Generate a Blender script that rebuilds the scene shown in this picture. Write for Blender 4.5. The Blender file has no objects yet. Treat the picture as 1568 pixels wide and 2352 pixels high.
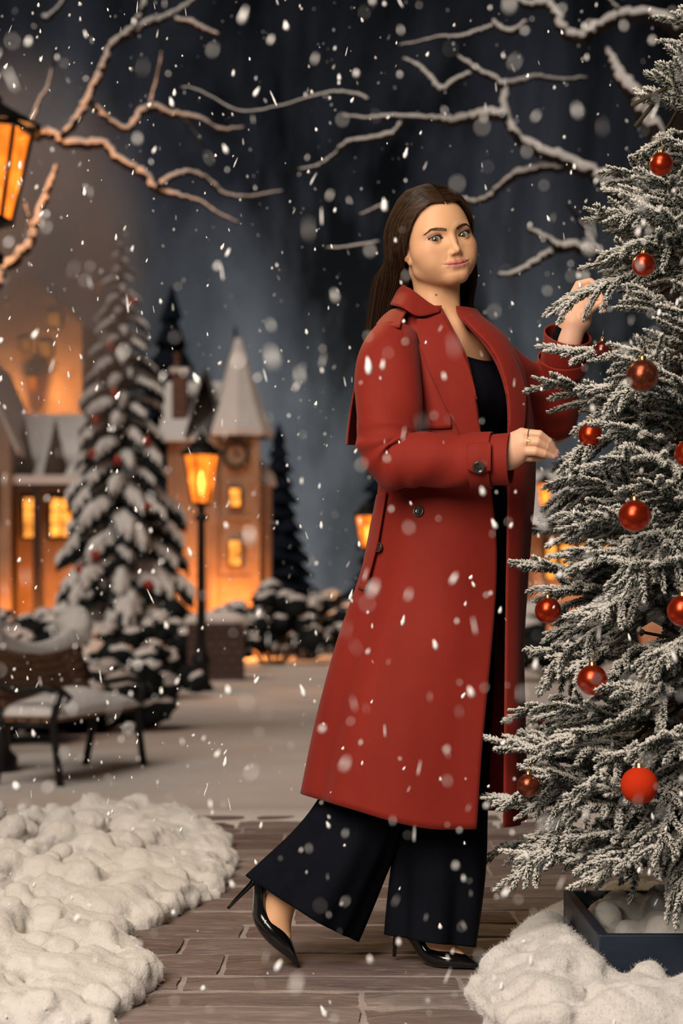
import bpy, math, random
import numpy as np
from mathutils import Vector, Matrix, Euler
from mathutils.bvhtree import BVHTree

# ------------------------------------------------------------------ camera, sky, lights, exposure
SC = bpy.context.scene
COL = SC.collection
F_PX, HORIZON, CAM_H = 4000.0, 1400.0, 0.80

cam_d = bpy.data.cameras.new('camera')
cam = bpy.data.objects.new('camera', cam_d); COL.objects.link(cam)
cam.location = (0, 0, CAM_H); cam.rotation_euler = (math.pi/2, 0, 0)
cam_d.sensor_fit = 'VERTICAL'; cam_d.sensor_height = 36.0
cam_d.lens = 36.0*F_PX/2352.0
cam_d.shift_y = (HORIZON-1176.0)/2352.0
cam_d.clip_end = 400
cam_d.dof.use_dof = True; cam_d.dof.focus_distance = 3.82; cam_d.dof.aperture_fstop = 3.5
SC.camera = cam

SC.view_settings.view_transform = 'Standard'; SC.view_settings.look = 'None'
SC.view_settings.exposure = 0.0; SC.view_settings.gamma = 1.0
SC.view_settings.use_curve_mapping = False

world = bpy.data.worlds.new('night_sky'); SC.world = world
world.use_nodes = True
def build_world():
    nt = world.node_tree; N = nt.nodes; L = nt.links; N.clear()
    out = N.new('ShaderNodeOutputWorld'); bg = N.new('ShaderNodeBackground'); tc = N.new('ShaderNodeTexCoord')
    # misty night sky: palest low down, black overhead, broken by drifting cloud
    sx = N.new('ShaderNodeSeparateXYZ'); L.new(tc.outputs['Generated'], sx.inputs['Vector'])
    r = N.new('ShaderNodeValToRGB'); L.new(sx.outputs['Z'], r.inputs['Fac']); e = r.color_ramp.elements
    e[0].position = 0.0; e[0].color = (.080, .085, .092, 1); e[1].position = .36; e[1].color = (.0060, .0060, .0075, 1)
    m = e.new(.12); m.color = (.082, .090, .098, 1); m = e.new(.24); m.color = (.030, .032, .040, 1)
    mp = N.new('ShaderNodeMapping'); mp.inputs['Location'].default_value = (7.7, .9, .1); mp.inputs['Scale'].default_value = (1.5, 1.0, .5)
    L.new(tc.outputs['Generated'], mp.inputs['Vector'])
    n1 = N.new('ShaderNodeTexNoise'); n1.inputs['Scale'].default_value = 6.0; n1.inputs['Detail'].default_value = 6
    n1.inputs['Roughness'].default_value = .62; n1.inputs['Distortion'].default_value = .5; L.new(mp.outputs['Vector'], n1.inputs['Vector'])
    mr = N.new('ShaderNodeMapRange'); mr.inputs['From Min'].default_value = .38; mr.inputs['From Max'].default_value = .66
    mr.inputs['To Min'].default_value = .12; mr.inputs['To Max'].default_value = 1.65; L.new(n1.outputs['Fac'], mr.inputs['Value'])
    L.new(r.outputs['Color'], bg.inputs['Color']); L.new(mr.outputs['Result'], bg.inputs['Strength'])
    L.new(bg.outputs['Background'], out.inputs['Surface'])
build_world()

def add_light(name, kind, loc, energy, color, rot=None, target=None, **kw):
    d = bpy.data.lights.new(name, kind); d.energy = energy; d.color = color
    for k, v in kw.items(): setattr(d, k, v)
    o = bpy.data.objects.new(name, d); COL.objects.link(o); o.location = loc
    if target is not None:
        o.rotation_euler = (Vector(target)-Vector(loc)).to_track_quat('-Z', 'Y').to_euler()
    elif rot: o.rotation_euler = rot
    return o

# soft box of the studio, to the left of and above the camera, and an added warm fill sun that brightens ground and village
add_light('studio_softbox', 'AREA', (-1.15, 0.6, 2.5), 140.0, (1.0, 0.86, 0.70), target=(0.25, 3.85, 1.2),
          shape='RECTANGLE', size=1.6, size_y=1.9)
add_light('hair_light', 'AREA', (-.7, 5.3, 2.95), 26.0, (1.0, .70, .36), target=(.18, 3.95, 1.70), size=.35)
add_light('fill_sun', 'SUN', (-7, -3, 18), 1.6, (1.0, 0.87, 0.76), target=(0.6, 12, -1.5), angle=0.6)

# ------------------------------------------------------------------ helpers
rnd = random.Random(7)
npr = np.random.RandomState(11)

def P(px, py, d):
    """point on the ray through photo pixel (px, py) at distance d from the camera plane"""
    return Vector(((px-784.0)/F_PX*d, d, CAM_H+(HORIZON-py)/F_PX*d))
def PX(px, d): return (px-784.0)/F_PX*d
def PZ(py, d): return CAM_H+(HORIZON-py)/F_PX*d

def lerp(a, b, t): return a+(b-a)*t
def smoothstep(a, b, x):
    t = np.clip((x-a)/(b-a), 0, 1); return t*t*(3-2*t)
def interp(x, xs, ys):
    return float(np.interp(x, xs, ys))
def spline(pts, n, closed=False):
    """Catmull-Rom through pts (array k x m) sampled at n values"""
    p = np.asarray(pts, float); k = len(p)
    u = np.linspace(0, k-1, n); i = np.clip(u.astype(int), 0, k-2); t = (u-i)[:, None]
    g = lambda j: p[np.clip(j, 0, k-1)]
    p0, p1, p2, p3 = g(i-1), g(i), g(i+1), g(i+2)
    return 0.5*((2*p1)+(-p0+p2)*t+(2*p0-5*p1+4*p2-p3)*t*t+(-p0+3*p1-3*p2+p3)*t**3)

class MB:
    """collects verts and faces of one mesh"""
    def __init__(s): s.v = []; s.f = []; s.n = 0; s.mi = []; s.cur = 0
    def add(s, v, f):
        v = np.asarray(v, float).reshape(-1, 3)
        s.v.append(v); n = s.n
        for q in f: s.f.append(tuple(int(i)+n for i in q)); s.mi.append(s.cur)
        s.n += len(v); return s
    def grid(s, G, closed_u=False, closed_v=False, flip=False):
        """G: (nv, nu, 3)"""
        G = np.asarray(G, float); nv, nu = G.shape[:2]
        f = []
        for j in range(nv if closed_v else nv-1):
            for i in range(nu if closed_u else nu-1):
                a = j*nu+i; b = j*nu+(i+1) % nu; c = ((j+1) % nv)*nu+(i+1) % nu; d = ((j+1) % nv)*nu+i
                f.append((a, d, c, b) if flip else (a, b, c, d))
        return s.add(G.reshape(-1, 3), f)
    def tube(s, pts, rad, seg=8, caps=True, squash=None):
        pts = np.asarray([tuple(p) for p in pts], float); n = len(pts)
        rad = np.broadcast_to(np.asarray(rad, float), (n,))
        T = np.gradient(pts, axis=0); T /= np.linalg.norm(T, axis=1)[:, None]+1e-12
        a = np.array([0, 0, 1.0]) if abs(T[0, 2]) < .9 else np.array([1.0, 0, 0])
        rings = []; U = np.cross(T[0], a); U /= np.linalg.norm(U)
        for i in range(n):
            U = U-T[i]*np.dot(U, T[i]); U /= np.linalg.norm(U)+1e-12
            W = np.cross(T[i], U)
            t = np.linspace(0, 2*np.pi, seg, endpoint=False)
            rings.append(pts[i]+rad[i]*(np.cos(t)[:, None]*U+np.sin(t)[:, None]*W))
        base = s.n
        s.grid(np.array(rings), closed_u=True)
        if caps:
            s.f.append(tuple(base+i for i in range(seg))[::-1]); s.mi.append(s.cur)
            s.f.append(tuple(base+(n-1)*seg+i for i in range(seg))); s.mi.append(s.cur)
        return s
    def box(s, lo, hi, M=None):
        x0, y0, z0 = lo; x1, y1, z1 = hi
        v = [(x0,y0,z0),(x1,y0,z0),(x1,y1,z0),(x0,y1,z0),(x0,y0,z1),(x1,y0,z1),(x1,y1,z1),(x0,y1,z1)]
        if M is not None: v = [tuple(M @ Vector(p)) for p in v]
        return s.add(v, [(0,3,2,1),(4,5,6,7),(0,1,5,4),(1,2,6,5),(2,3,7,6),(3,0,4,7)])
    def lathe(s, prof, seg=24, M=None):
        """prof: list of (r, z)"""
        t = np.linspace(0, 2*np.pi, seg, endpoint=False)
        G = np.array([[(r*math.cos(a), r*math.sin(a), z) for a in t] for r, z in prof])
        if M is not None:
            sh = G.shape; R = np.array(M.to_3x3()); G = G.reshape(-1, 3) @ R.T+np.array(M.translation); G = G.reshape(sh)
        return s.grid(G, closed_u=True)
    def mesh(s, name, smooth=True):
        me = bpy.data.meshes.new(name)
        V = np.concatenate(s.v) if s.v else np.zeros((0, 3))
        me.from_pydata(V.tolist(), [], s.f)
        if any(s.mi): me.polygons.foreach_set('material_index', s.mi)
        if smooth: me.polygons.foreach_set('use_smooth', [True]*len(me.polygons))
        me.update(); return me
    def build(s, name, mats, parent=None, smooth=True, loc=None):
        return link(name, s.mesh(name, smooth), mats, parent, loc)

def link(name, me, mats, parent=None, loc=None):
    if not isinstance(mats, (list, tuple)): mats = [mats]
    if not me.materials:
        for m in mats: me.materials.append(m)
    o = bpy.data.objects.new(name, me); COL.objects.link(o)
    if loc is not None: o.location = loc
    if parent is not None:
        o.parent = parent
        if loc is None: o.location = -root_loc(parent)     # geometry given in world space
    return o
def root_loc(o):
    v = Vector((0, 0, 0))
    while o is not None: v += o.location; o = o.parent
    return v
def tag(o, label=None, cat=None, group=None, kind=None):
    if label: o['label'] = label
    if cat: o['category'] = cat
    if group: o['group'] = group
    if kind: o['kind'] = kind
    return o
def empty(name, loc, label=None, cat=None, group=None):
    o = bpy.data.objects.new(name, None); COL.objects.link(o); o.location = loc
    o.empty_display_size = .1
    return tag(o, label, cat, group)
def auto_sharp(o, deg=35):
    me = o.data
    try: me.set_sharp_from_angle(angle=math.radians(deg))
    except Exception: pass
    return o
def modifier(o, kind, **kw):
    m = o.modifiers.new(kind.lower(), kind)
    for k, v in kw.items(): setattr(m, k, v)
    return m

# ------------------------------------------------------------------ materials
def mat(name, color=(.5,.5,.5), rough=.6, spec=.5, metal=0, var=None, bump=None, sss=0, sheen=0, coat=0,
        emit=None, attr=None, aniso=0, coords='Object', var2=None, stretch=(1,1,1), transm=0, ior=1.45, alpha=1):
    m = bpy.data.materials.new(name); m.use_nodes = True
    nt = m.node_tree; N = nt.nodes; L = nt.links; b = N['Principled BSDF']
    def S(k, v):
        if k in b.inputs: b.inputs[k].default_value = v
    S('Base Color', (*color, 1)); S('Roughness', rough); S('Specular IOR Level', spec); S('Metallic', metal)
    S('Sheen Weight', sheen); S('Coat Weight', coat); S('Coat Roughness', .08); S('Anisotropic', aniso)
    S('Transmission Weight', transm); S('IOR', ior); S('Alpha', alpha)
    if sss: S('Subsurface Weight', sss); S('Subsurface Radius', (.010, .004, .002)); S('Subsurface Scale', 1.0)
    if emit: S('Emission Color', (*emit[0], 1)); S('Emission Strength', emit[1])
    tc = N.new('ShaderNodeTexCoord'); mp = N.new('ShaderNodeMapping'); mp.inputs['Scale'].default_value = stretch
    L.new(tc.outputs[coords], mp.inputs['Vector']); vec = mp.outputs['Vector']
    src = None
    if attr:
        a = N.new('ShaderNodeAttribute'); a.attribute_name = attr; src = a.outputs['Color']
    for vv in (var, var2):
        if not vv: continue
        sc, c2, lo, hi = vv          # noise scale, second colour, ramp from, to
        n = N.new('ShaderNodeTexNoise'); n.inputs['Scale'].default_value = sc; n.inputs['Detail'].default_value = 5
        n.inputs['Roughness'].default_value = .62
        L.new(vec, n.inputs['Vector'])
        r = N.new('ShaderNodeMapRange'); r.inputs['From Min'].default_value = lo; r.inputs['From Max'].default_value = hi
        L.new(n.outputs['Fac'], r.inputs['Value'])
        mx = N.new('ShaderNodeMix'); mx.data_type = 'RGBA'
        L.new(r.outputs['Result'], mx.inputs['Factor'])
        if src is None: mx.inputs['A'].default_value = (*color, 1)
        else: L.new(src, mx.inputs['A'])
        mx.inputs['B'].default_value = (*c2, 1)
        src = mx.outputs['Result']
    if src is not None: L.new(src, b.inputs['Base Color'])
    if bump:
        bl = bump if isinstance(bump, list) else [bump]
        prev = None
        for sc, st, dist in bl:
            n = N.new('ShaderNodeTexNoise'); n.inputs['Scale'].default_value = sc; n.inputs['Detail'].default_value = 4
            L.new(vec, n.inputs['Vector'])
            bp = N.new('ShaderNodeBump'); bp.inputs['Strength'].default_value = st; bp.inputs['Distance'].default_value = dist
            L.new(n.outputs['Fac'], bp.inputs['Height'])
            if prev is not None: L.new(prev, bp.inputs['Normal'])
            prev = bp.outputs['Normal']
        L.new(prev, b.inputs['Normal'])
    return m

# ------------------------------------------------------------------ implicit surfaces
def smin(a, b, k):
    h = np.clip(.5+.5*(b-a)/k, 0, 1); return b+(a-b)*h-k*h*(1-h)
def smax(a, b, k): return -smin(-a, -b, k)
def sd_ell(p, c, r):
    x = p[0]-c[0]; y = p[1]-c[1]; z = p[2]-c[2]
    k0 = np.sqrt((x/r[0])**2+(y/r[1])**2+(z/r[2])**2)
    k1 = np.sqrt((x/r[0]**2)**2+(y/r[1]**2)**2+(z/r[2]**2)**2)
    return k0*(k0-1)/(k1+1e-9)
def sd_sph(p, c, r): return np.sqrt((p[0]-c[0])**2+(p[1]-c[1])**2+(p[2]-c[2])**2)-r
def sd_cap(p, a, b, ra, rb):
    ax, ay, az = a; dx, dy, dz = b[0]-ax, b[1]-ay, b[2]-az
    L2 = dx*dx+dy*dy+dz*dz+1e-12
    t = np.clip(((p[0]-ax)*dx+(p[1]-ay)*dy+(p[2]-az)*dz)/L2, 0, 1)
    return np.sqrt((p[0]-ax-dx*t)**2+(p[1]-ay-dy*t)**2+(p[2]-az-dz*t)**2)-(ra+(rb-ra)*t)
def sd_chain(p, pts, rs, k):
    d = None
    for i in range(len(pts)-1):
        e = sd_cap(p, pts[i], pts[i+1], rs[i], rs[i+1])
        d = e if d is None else smin(d, e, k)
    return d

class Field:
    def __init__(s, xs, ys, zs):
        s.ax = [np.asarray(a, np.float32) for a in (xs, ys, zs)]
        s.F = np.full([len(a) for a in s.ax], 1.0, np.float32)
    def sub(s, lo, hi):
        sl = tuple(slice(int(np.searchsorted(a, l)), int(np.searchsorted(a, h))) for a, l, h in zip(s.ax, lo, hi))
        p = (s.ax[0][sl[0]][:, None, None], s.ax[1][sl[1]][None, :, None], s.ax[2][sl[2]][None, None, :])
        return sl, p
    def union(s, fn, lo, hi, k):
        sl, p = s.sub(lo, hi); s.F[sl] = smin(s.F[sl], fn(p).astype(np.float32), k) if k > 0 else np.minimum(s.F[sl], fn(p))
    def cap(s, a, b, ra, rb, k):
        m = max(ra, rb)+k+.03
        lo = [min(a[i], b[i])-m for i in range(3)]; hi = [max(a[i], b[i])+m for i in range(3)]
        s.union(lambda p: sd_cap(p, a, b, ra, rb), lo, hi, k)
    def nets(s):
        X, Y, Z = s.ax; F = s.F; neg = F < 0
        nx, ny, nz = F.shape
        c = np.zeros((nx-1, ny-1, nz-1), np.uint8)
        for i in (0, 1):
            for j in (0, 1):
                for k in (0, 1): c += neg[i:nx-1+i, j:ny-1+j, k:nz-1+k]
        I, J, K = np.nonzero((c > 0) & (c < 8))
        idx = np.full(c.shape, -1, np.int32); idx[I, J, K] = np.arange(len(I))
        acc = np.zeros((len(I), 3)); cnt = np.zeros(len(I))
        for ax in range(3):
            for u in (0, 1):
                for w in (0, 1):
                    o = [0, 0, 0]; o[(ax+1) % 3] = u; o[(ax+2) % 3] = w
                    a = (I+o[0], J+o[1], K+o[2]); o[ax] = 1; b = (I+o[0], J+o[1], K+o[2])
                    fa = F[a]; fb = F[b]; m = (fa < 0) != (fb < 0)
                    t = np.where(m, fa/(fa-fb+1e-20), 0)
                    pa = np.stack([X[a[0]], Y[a[1]], Z[a[2]]], 1); pb = np.stack([X[b[0]], Y[b[1]], Z[b[2]]], 1)
                    acc += np.where(m[:, None], pa+(pb-pa)*t[:, None], 0); cnt += m
        V = acc/np.maximum(cnt, 1)[:, None]
        quads = []
        for ax in range(3):
            A = [slice(None)]*3; B = [slice(None)]*3; A[ax] = slice(0, -1); B[ax] = slice(1, None)
            ch = neg[tuple(A)] != neg[tuple(B)]
            i = np.array(np.nonzero(ch)); s0 = neg[tuple(A)][tuple(i)]
            u, w = (ax+1) % 3, (ax+2) % 3
            ok = (i[u] > 0) & (i[w] > 0) & (i[u] < F.shape[u]-1) & (i[w] < F.shape[w]-1)
            i = i[:, ok]; s0 = s0[ok]
            def at(du, dw):
                q = i.copy(); q[u] += du; q[w] += dw; return idx[q[0], q[1], q[2]]
            Q = np.stack([at(-1, -1), at(0, -1), at(0, 0), at(-1, 0)], 1)
            Q = np.where(s0[:, None], Q, Q[:, ::-1]); quads.append(Q)
        return V, np.concatenate(quads)

def np_mesh(name, V, Q):
    me = bpy.data.meshes.new(name)
    me.vertices.add(len(V)); me.vertices.foreach_set('co', np.asarray(V, np.float32).ravel())
    n = Q.shape[1]
    me.loops.add(Q.size); me.loops.foreach_set('vertex_index', Q.astype(np.int32).ravel())
    me.polygons.add(len(Q)); me.polygons.foreach_set('loop_start', np.arange(0, Q.size, n, dtype=np.int32))
    me.polygons.foreach_set('loop_total', np.full(len(Q), n, np.int32))
    me.polygons.foreach_set('use_smooth', np.ones(len(Q), bool))
    me.update(calc_edges=True); me.validate(); return me
def set_colors(me, C, name='Col'):
    a = me.color_attributes.new(name, 'FLOAT_COLOR', 'POINT')
    C = np.asarray(C, np.float32)
    if C.shape[1] == 3: C = np.concatenate([C, np.ones((len(C), 1), np.float32)], 1)
    a.data.foreach_set('color', C.ravel())
def spaced(segs):
    """non-uniform axis from (start, end, step) pieces"""
    out = []
    for a, b, st in segs: out += list(np.arange(a, b-st*.5, st))
    out.append(segs[-1][1]); return np.array(out)
# ------------------------------------------------------------------ materials of the person
MAT = {}
MAT['skin'] = mat('skin', SKIN_BASE if 'SKIN_BASE' in globals() else (.66,.40,.26), rough=.46, spec=.38, sss=.14, attr='Col',
                  bump=(900, .08, .0006))
MAT['eye'] = mat('eye', rough=.08, spec=.6, attr='Col', coat=1.0)
MAT['brow'] = mat('brow_hair', (.105, .062, .040), rough=.6, spec=.2)
MAT['hair'] = mat('brown_hair', (.026, .0125, .0065), rough=.34, spec=.5, var=(60, (.048, .024, .011), .4, .75), stretch=(1, 1, .06))
MAT['hair_light'] = mat('brown_hair_highlight', (.075, .042, .022), rough=.34, spec=.5)
MAT['hair_under'] = mat('hair_under', (.012, .006, .0035), rough=.5, spec=.3, bump=(260, .5, .002), stretch=(1, 1, .05))
MAT['nail'] = mat('nail', (.72, .40, .36), rough=.18, spec=.6, coat=.5)
MAT['gold'] = mat('gold', (.80, .55, .25), rough=.25, metal=1)
MAT['pewter'] = mat('pewter', (.14, .13, .12), rough=.35, metal=.9, bump=(1800, .8, .001))
MAT['coat'] = mat('red_coat_cloth', (.236, .0185, .0108), rough=.72, spec=.20, sheen=.05, var=(5, (.196, .0138, .0082), .35, .75),
                  bump=[(1500, .10, .0006), (11, .22, .012)], stretch=(1, 1, .7))
MAT['navy'] = mat('black_navy_cloth', (.0035, .0042, .0078), rough=.85, spec=.08, var=(14, (.0055, .0065, .011), .4, .8),
                  bump=[(1200, .1, .0006), (13, .25, .012)])
MAT['patent'] = mat('black_patent', (.004, .004, .0045), rough=.12, spec=.6, coat=.6)
MAT['button'] = mat('dark_button', (.022, .019, .017), rough=.25, spec=.6, coat=.4, var=(240, (.07, .06, .05), .45, .8))
MAT['thread'] = mat('dark_thread', (.03, .02, .02), rough=.8)
MAT['brass'] = mat('brass_cap', (.60, .38, .16), rough=.3, metal=1)
# ------------------------------------------------------------------ ground: brick path, snow field
def vnoise(x, y, seed=0):
    """smooth value noise, vectorised"""
    x = np.asarray(x, float); y = np.asarray(y, float)
    xi = np.floor(x).astype(np.int64); yi = np.floor(y).astype(np.int64); fx = x-xi; fy = y-yi
    def h(a, b):
        n = (a*374761393+b*668265263+seed*974711) & 0x7fffffff
        n = ((n ^ (n >> 13))*1274126177) & 0x7fffffff
        return ((n ^ (n >> 16)) & 0xffff)/65535.0
    u = fx*fx*(3-2*fx); v = fy*fy*(3-2*fy)
    return (h(xi, yi)*(1-u)+h(xi+1, yi)*u)*(1-v)+(h(xi, yi+1)*(1-u)+h(xi+1, yi+1)*u)*v
def ground_z(x, y):
    x = np.asarray(x, float); y = np.asarray(y, float)
    z = -.43*smoothstep(6.2, 11.6, y)
    z = z+.05*(vnoise(x*.5, y*.35, 3)-.5)*smoothstep(7, 13, y)+.02*(vnoise(x*1.7, y*1.1, 5)-.5)*smoothstep(6.5, 9, y)
    return z-.012*smoothstep(6.9, 6.3, y)
def gz(x, y): return float(ground_z(x, y))
def G_at(px, py, d):
    """ground point under photo column px at distance d"""
    x = PX(px, d); return Vector((x, d, gz(x, d)))

MAT['mortar'] = mat('grey_mortar', (.40, .35, .33), rough=.9, var=(9, (.23, .19, .175), .3, .75), bump=(120, .5, .01))
MAT['brick_a'] = mat('mauve_brick', (.205, .160, .150), rough=.72, spec=.3, var=(7, (.110, .082, .077), .38, .72), var2=(32, (.33, .275, .26), .55, .78), bump=[(26, .7, .012), (160, .35, .004)], stretch=(.32, 1.6, 1))
MAT['brick_b'] = mat('umber_brick', (.172, .128, .117), rough=.75, spec=.3, var=(6, (.085, .062, .058), .38, .72), var2=(30, (.29, .225, .205), .55, .8), bump=[(24, .7, .012), (150, .35, .004)], stretch=(.32, 1.6, 1))
MAT['brick_c'] = mat('grey_brick', (.250, .210, .200), rough=.72, spec=.3, var=(8, (.135, .098, .09), .38, .72), var2=(34, (.37, .32, .30), .5, .8), bump=[(26, .7, .012), (160, .35, .004)], stretch=(.32, 1.6, 1))
MAT['snow'] = mat('packed_snow', (.70, .66, .62), rough=.85, spec=.2, var=(.9, (.60, .55, .50), .35, .7), bump=[(3.5, .5, .05), (45, .3, .012)])
MAT['bough_snow'] = mat('bough_snow', (.78, .75, .72), rough=.85, spec=.2, bump=(14, .5, .04))

def build_ground():
    mb = MB(); mb.box((-2.6, 2.9, -.10), (2.6, 6.75, -.006))
    fl = mb.build('brick_path', MAT['mortar'], smooth=False); tag(fl, 'mauve brick path with pale mortar joints', None, kind='structure')
    R = random.Random(21); y = 2.95; row = 0
    while y < 6.7:
        dep = R.choice((.15, .19, .20, .235)); x = -2.4+R.uniform(0, .5)
        while x < 2.4:
            w = R.uniform(.36, .62)
            if abs(x+w/2) < .392*y*.5+.55:
                g = .011; n = 9; m = 5
                # worn slab: rounded uneven outline
                xs = np.linspace(.007, w-.007, n); ys = np.linspace(.015, dep-.015, m)
                top = []
                jx = [R.uniform(-.006, .006) for _ in range(n)]; jy = [R.uniform(-.003, .003) for _ in range(m)]
                h = R.uniform(.000, .006)
                for j, yy in enumerate(ys):
                    r = []
                    for i, xx in enumerate(xs):
                        ex = min(i, n-1-i); ey = min(j, m-1-j)
                        dx = (jy[j] if ex == 0 else 0); dy = (jx[i] if ey == 0 else 0)
                        r.append((xx+dx-w/2, yy+dy-dep/2, h-(.006 if ex == 0 or ey == 0 else 0)+R.uniform(-.0015, .0015)))
                    top.append(r)
                top = np.array(top); mbk = MB(); mbk.grid(top)
                ring = [(0, i) for i in range(n)]+[(j, n-1) for j in range(1, m)]+[(m-1, i) for i in range(n-2, -1, -1)]+[(j, 0) for j in range(m-2, 0, -1)]
                up = np.array([top[j, i] for j, i in ring]); dn = up.copy(); dn[:, 2] = -.02
                mbk.grid(np.array([up, dn]), closed_u=True, flip=False)
                b = mbk.build('brick', MAT[R.choice(('brick_a', 'brick_a', 'brick_b', 'brick_c'))], fl, smooth=True, loc=(x+w/2, y+dep/2, 0))
                auto_sharp(b, 50)
            x += w
        y += dep; row += 1
    # snow field behind
    ys = np.concatenate([np.linspace(5.9, 14, 90), np.geomspace(14.3, 150, 70)])
    us = np.linspace(-1, 1, 110)
    Gd = []
    for yy in ys:
        xs = us*(4+yy*.75); r = np.stack([xs, np.full_like(xs, yy), ground_z(xs, np.full_like(xs, yy))], 1)
        # ragged front edge creeping over the bricks
        if yy < 7.2:
            t = smoothstep(5.9, 6.5, yy+.55*(vnoise(xs*1.3, xs*0+3, 9)-.35)+.25*(vnoise(xs*6, xs*0+yy*4, 4)-.5))
            r[:, 2] = r[:, 2]*0-.05+t*(.058+ .02*vnoise(xs*3, xs*0+yy*3, 2))+ground_z(xs, np.full_like(xs, yy))
        Gd.append(r)
    mb = MB(); mb.grid(np.array(Gd)); o = mb.build('snow_field', MAT['snow']); tag(o, 'snow-covered ground rolling back to the village', None, kind='structure')
build_ground()
# ------------------------------------------------------------------ village behind: lamps, bench, spruce, houses, bare trees
MAT['iron'] = mat('black_iron', (.012, .011, .011), rough=.5, spec=.4, metal=.3, bump=(40, .25, .01))
MAT['bark'] = mat('dark_bark', (.030, .021, .018), rough=.9, spec=.15, var=(5, (.016, .011, .011), .35, .7), bump=(18, .8, .05))
MAT['spruce'] = mat('dark_spruce', (.012, .017, .020), rough=.9, spec=.1, var=(4, (.026, .032, .030), .4, .75), bump=(16, .9, .08))
MAT['far_spruce'] = mat('far_spruce', (.008, .011, .017), rough=.95, spec=.05, var=(.6, (.014, .019, .030), .4, .75))
MAT['stone'] = mat('warm_stone_wall', (.40, .27, .18), rough=.9, var=(1.4, (.28, .17, .11), .35, .72), bump=[(4, .6, .08), (22, .4, .03)])
MAT['roof_slate'] = mat('slate_roof', (.085, .088, .095), rough=.8, var=(2, (.14, .13, .13), .4, .75), bump=(9, .6, .05))
MAT['timber'] = mat('dark_timber', (.045, .028, .020), rough=.85, bump=(12, .5, .03))
MAT['chimney_brick'] = mat('chimney_brick', (.20, .10, .07), rough=.9, var=(6, (.13, .065, .05), .4, .7), bump=(14, .6, .04))
MAT['wall_brick'] = mat('dark_wall_brick', (.085, .055, .048), rough=.9, var=(3, (.05, .035, .032), .4, .7), bump=(10, .7, .05))
MAT['bench_wood'] = mat('bench_wood', (.24, .115, .055), rough=.7, var=(6, (.13, .06, .03), .4, .7), bump=(30, .4, .02))
MAT['spruce_red'] = mat('red_glass_ball', (.42, .030, .014), rough=.25, metal=.4, coat=.4)
def lit_glass(name, col, strength, clear=.55):
    m = bpy.data.materials.new(name); m.use_nodes = True; nt = m.node_tree; N = nt.nodes; L = nt.links; N.clear()
    out = N.new('ShaderNodeOutputMaterial'); mx = N.new('ShaderNodeMixShader'); tr = N.new('ShaderNodeBsdfTransparent'); em = N.new('ShaderNodeEmission')
    tr.inputs['Color'].default_value = (1, .8, .55, 1); em.inputs['Color'].default_value = (*col, 1); em.inputs['Strength'].default_value = strength
    tc = N.new('ShaderNodeTexCoord'); n = N.new('ShaderNodeTexNoise'); n.inputs['Scale'].default_value = 5; L.new(tc.outputs['Object'], n.inputs['Vector'])
    r = N.new('ShaderNodeMapRange'); r.inputs['From Min'].default_value = .3; r.inputs['From Max'].default_value = .7; r.inputs['To Min'].default_value = .45; r.inputs['To Max'].default_value = 1.4
    mu = N.new('ShaderNodeMath'); mu.operation = 'MULTIPLY'; mu.inputs[1].default_value = strength
    L.new(n.outputs['Fac'], r.inputs['Value']); L.new(r.outputs['Result'], mu.inputs[0]); L.new(mu.outputs['Value'], em.inputs['Strength'])
    mx.inputs['Fac'].default_value = clear
    L.new(em.outputs['Emission'], mx.inputs[1]); L.new(tr.outputs['BSDF'], mx.inputs[2]); L.new(mx.outputs['Shader'], out.inputs['Surface'])
    return m
MAT['lamp_glass'] = lit_glass('lamp_glass', (1.0, .215, .018), 2.0, .30)
MAT['window_glass'] = lit_glass('window_glass', (1.0, .34, .05), 1.9, .02)
MAT['flame'] = mat('lamp_flame', (1, .6, .2), emit=((1.0, .50, .12), 9.0))
WARM = (1.0, .42, .12)

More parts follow.
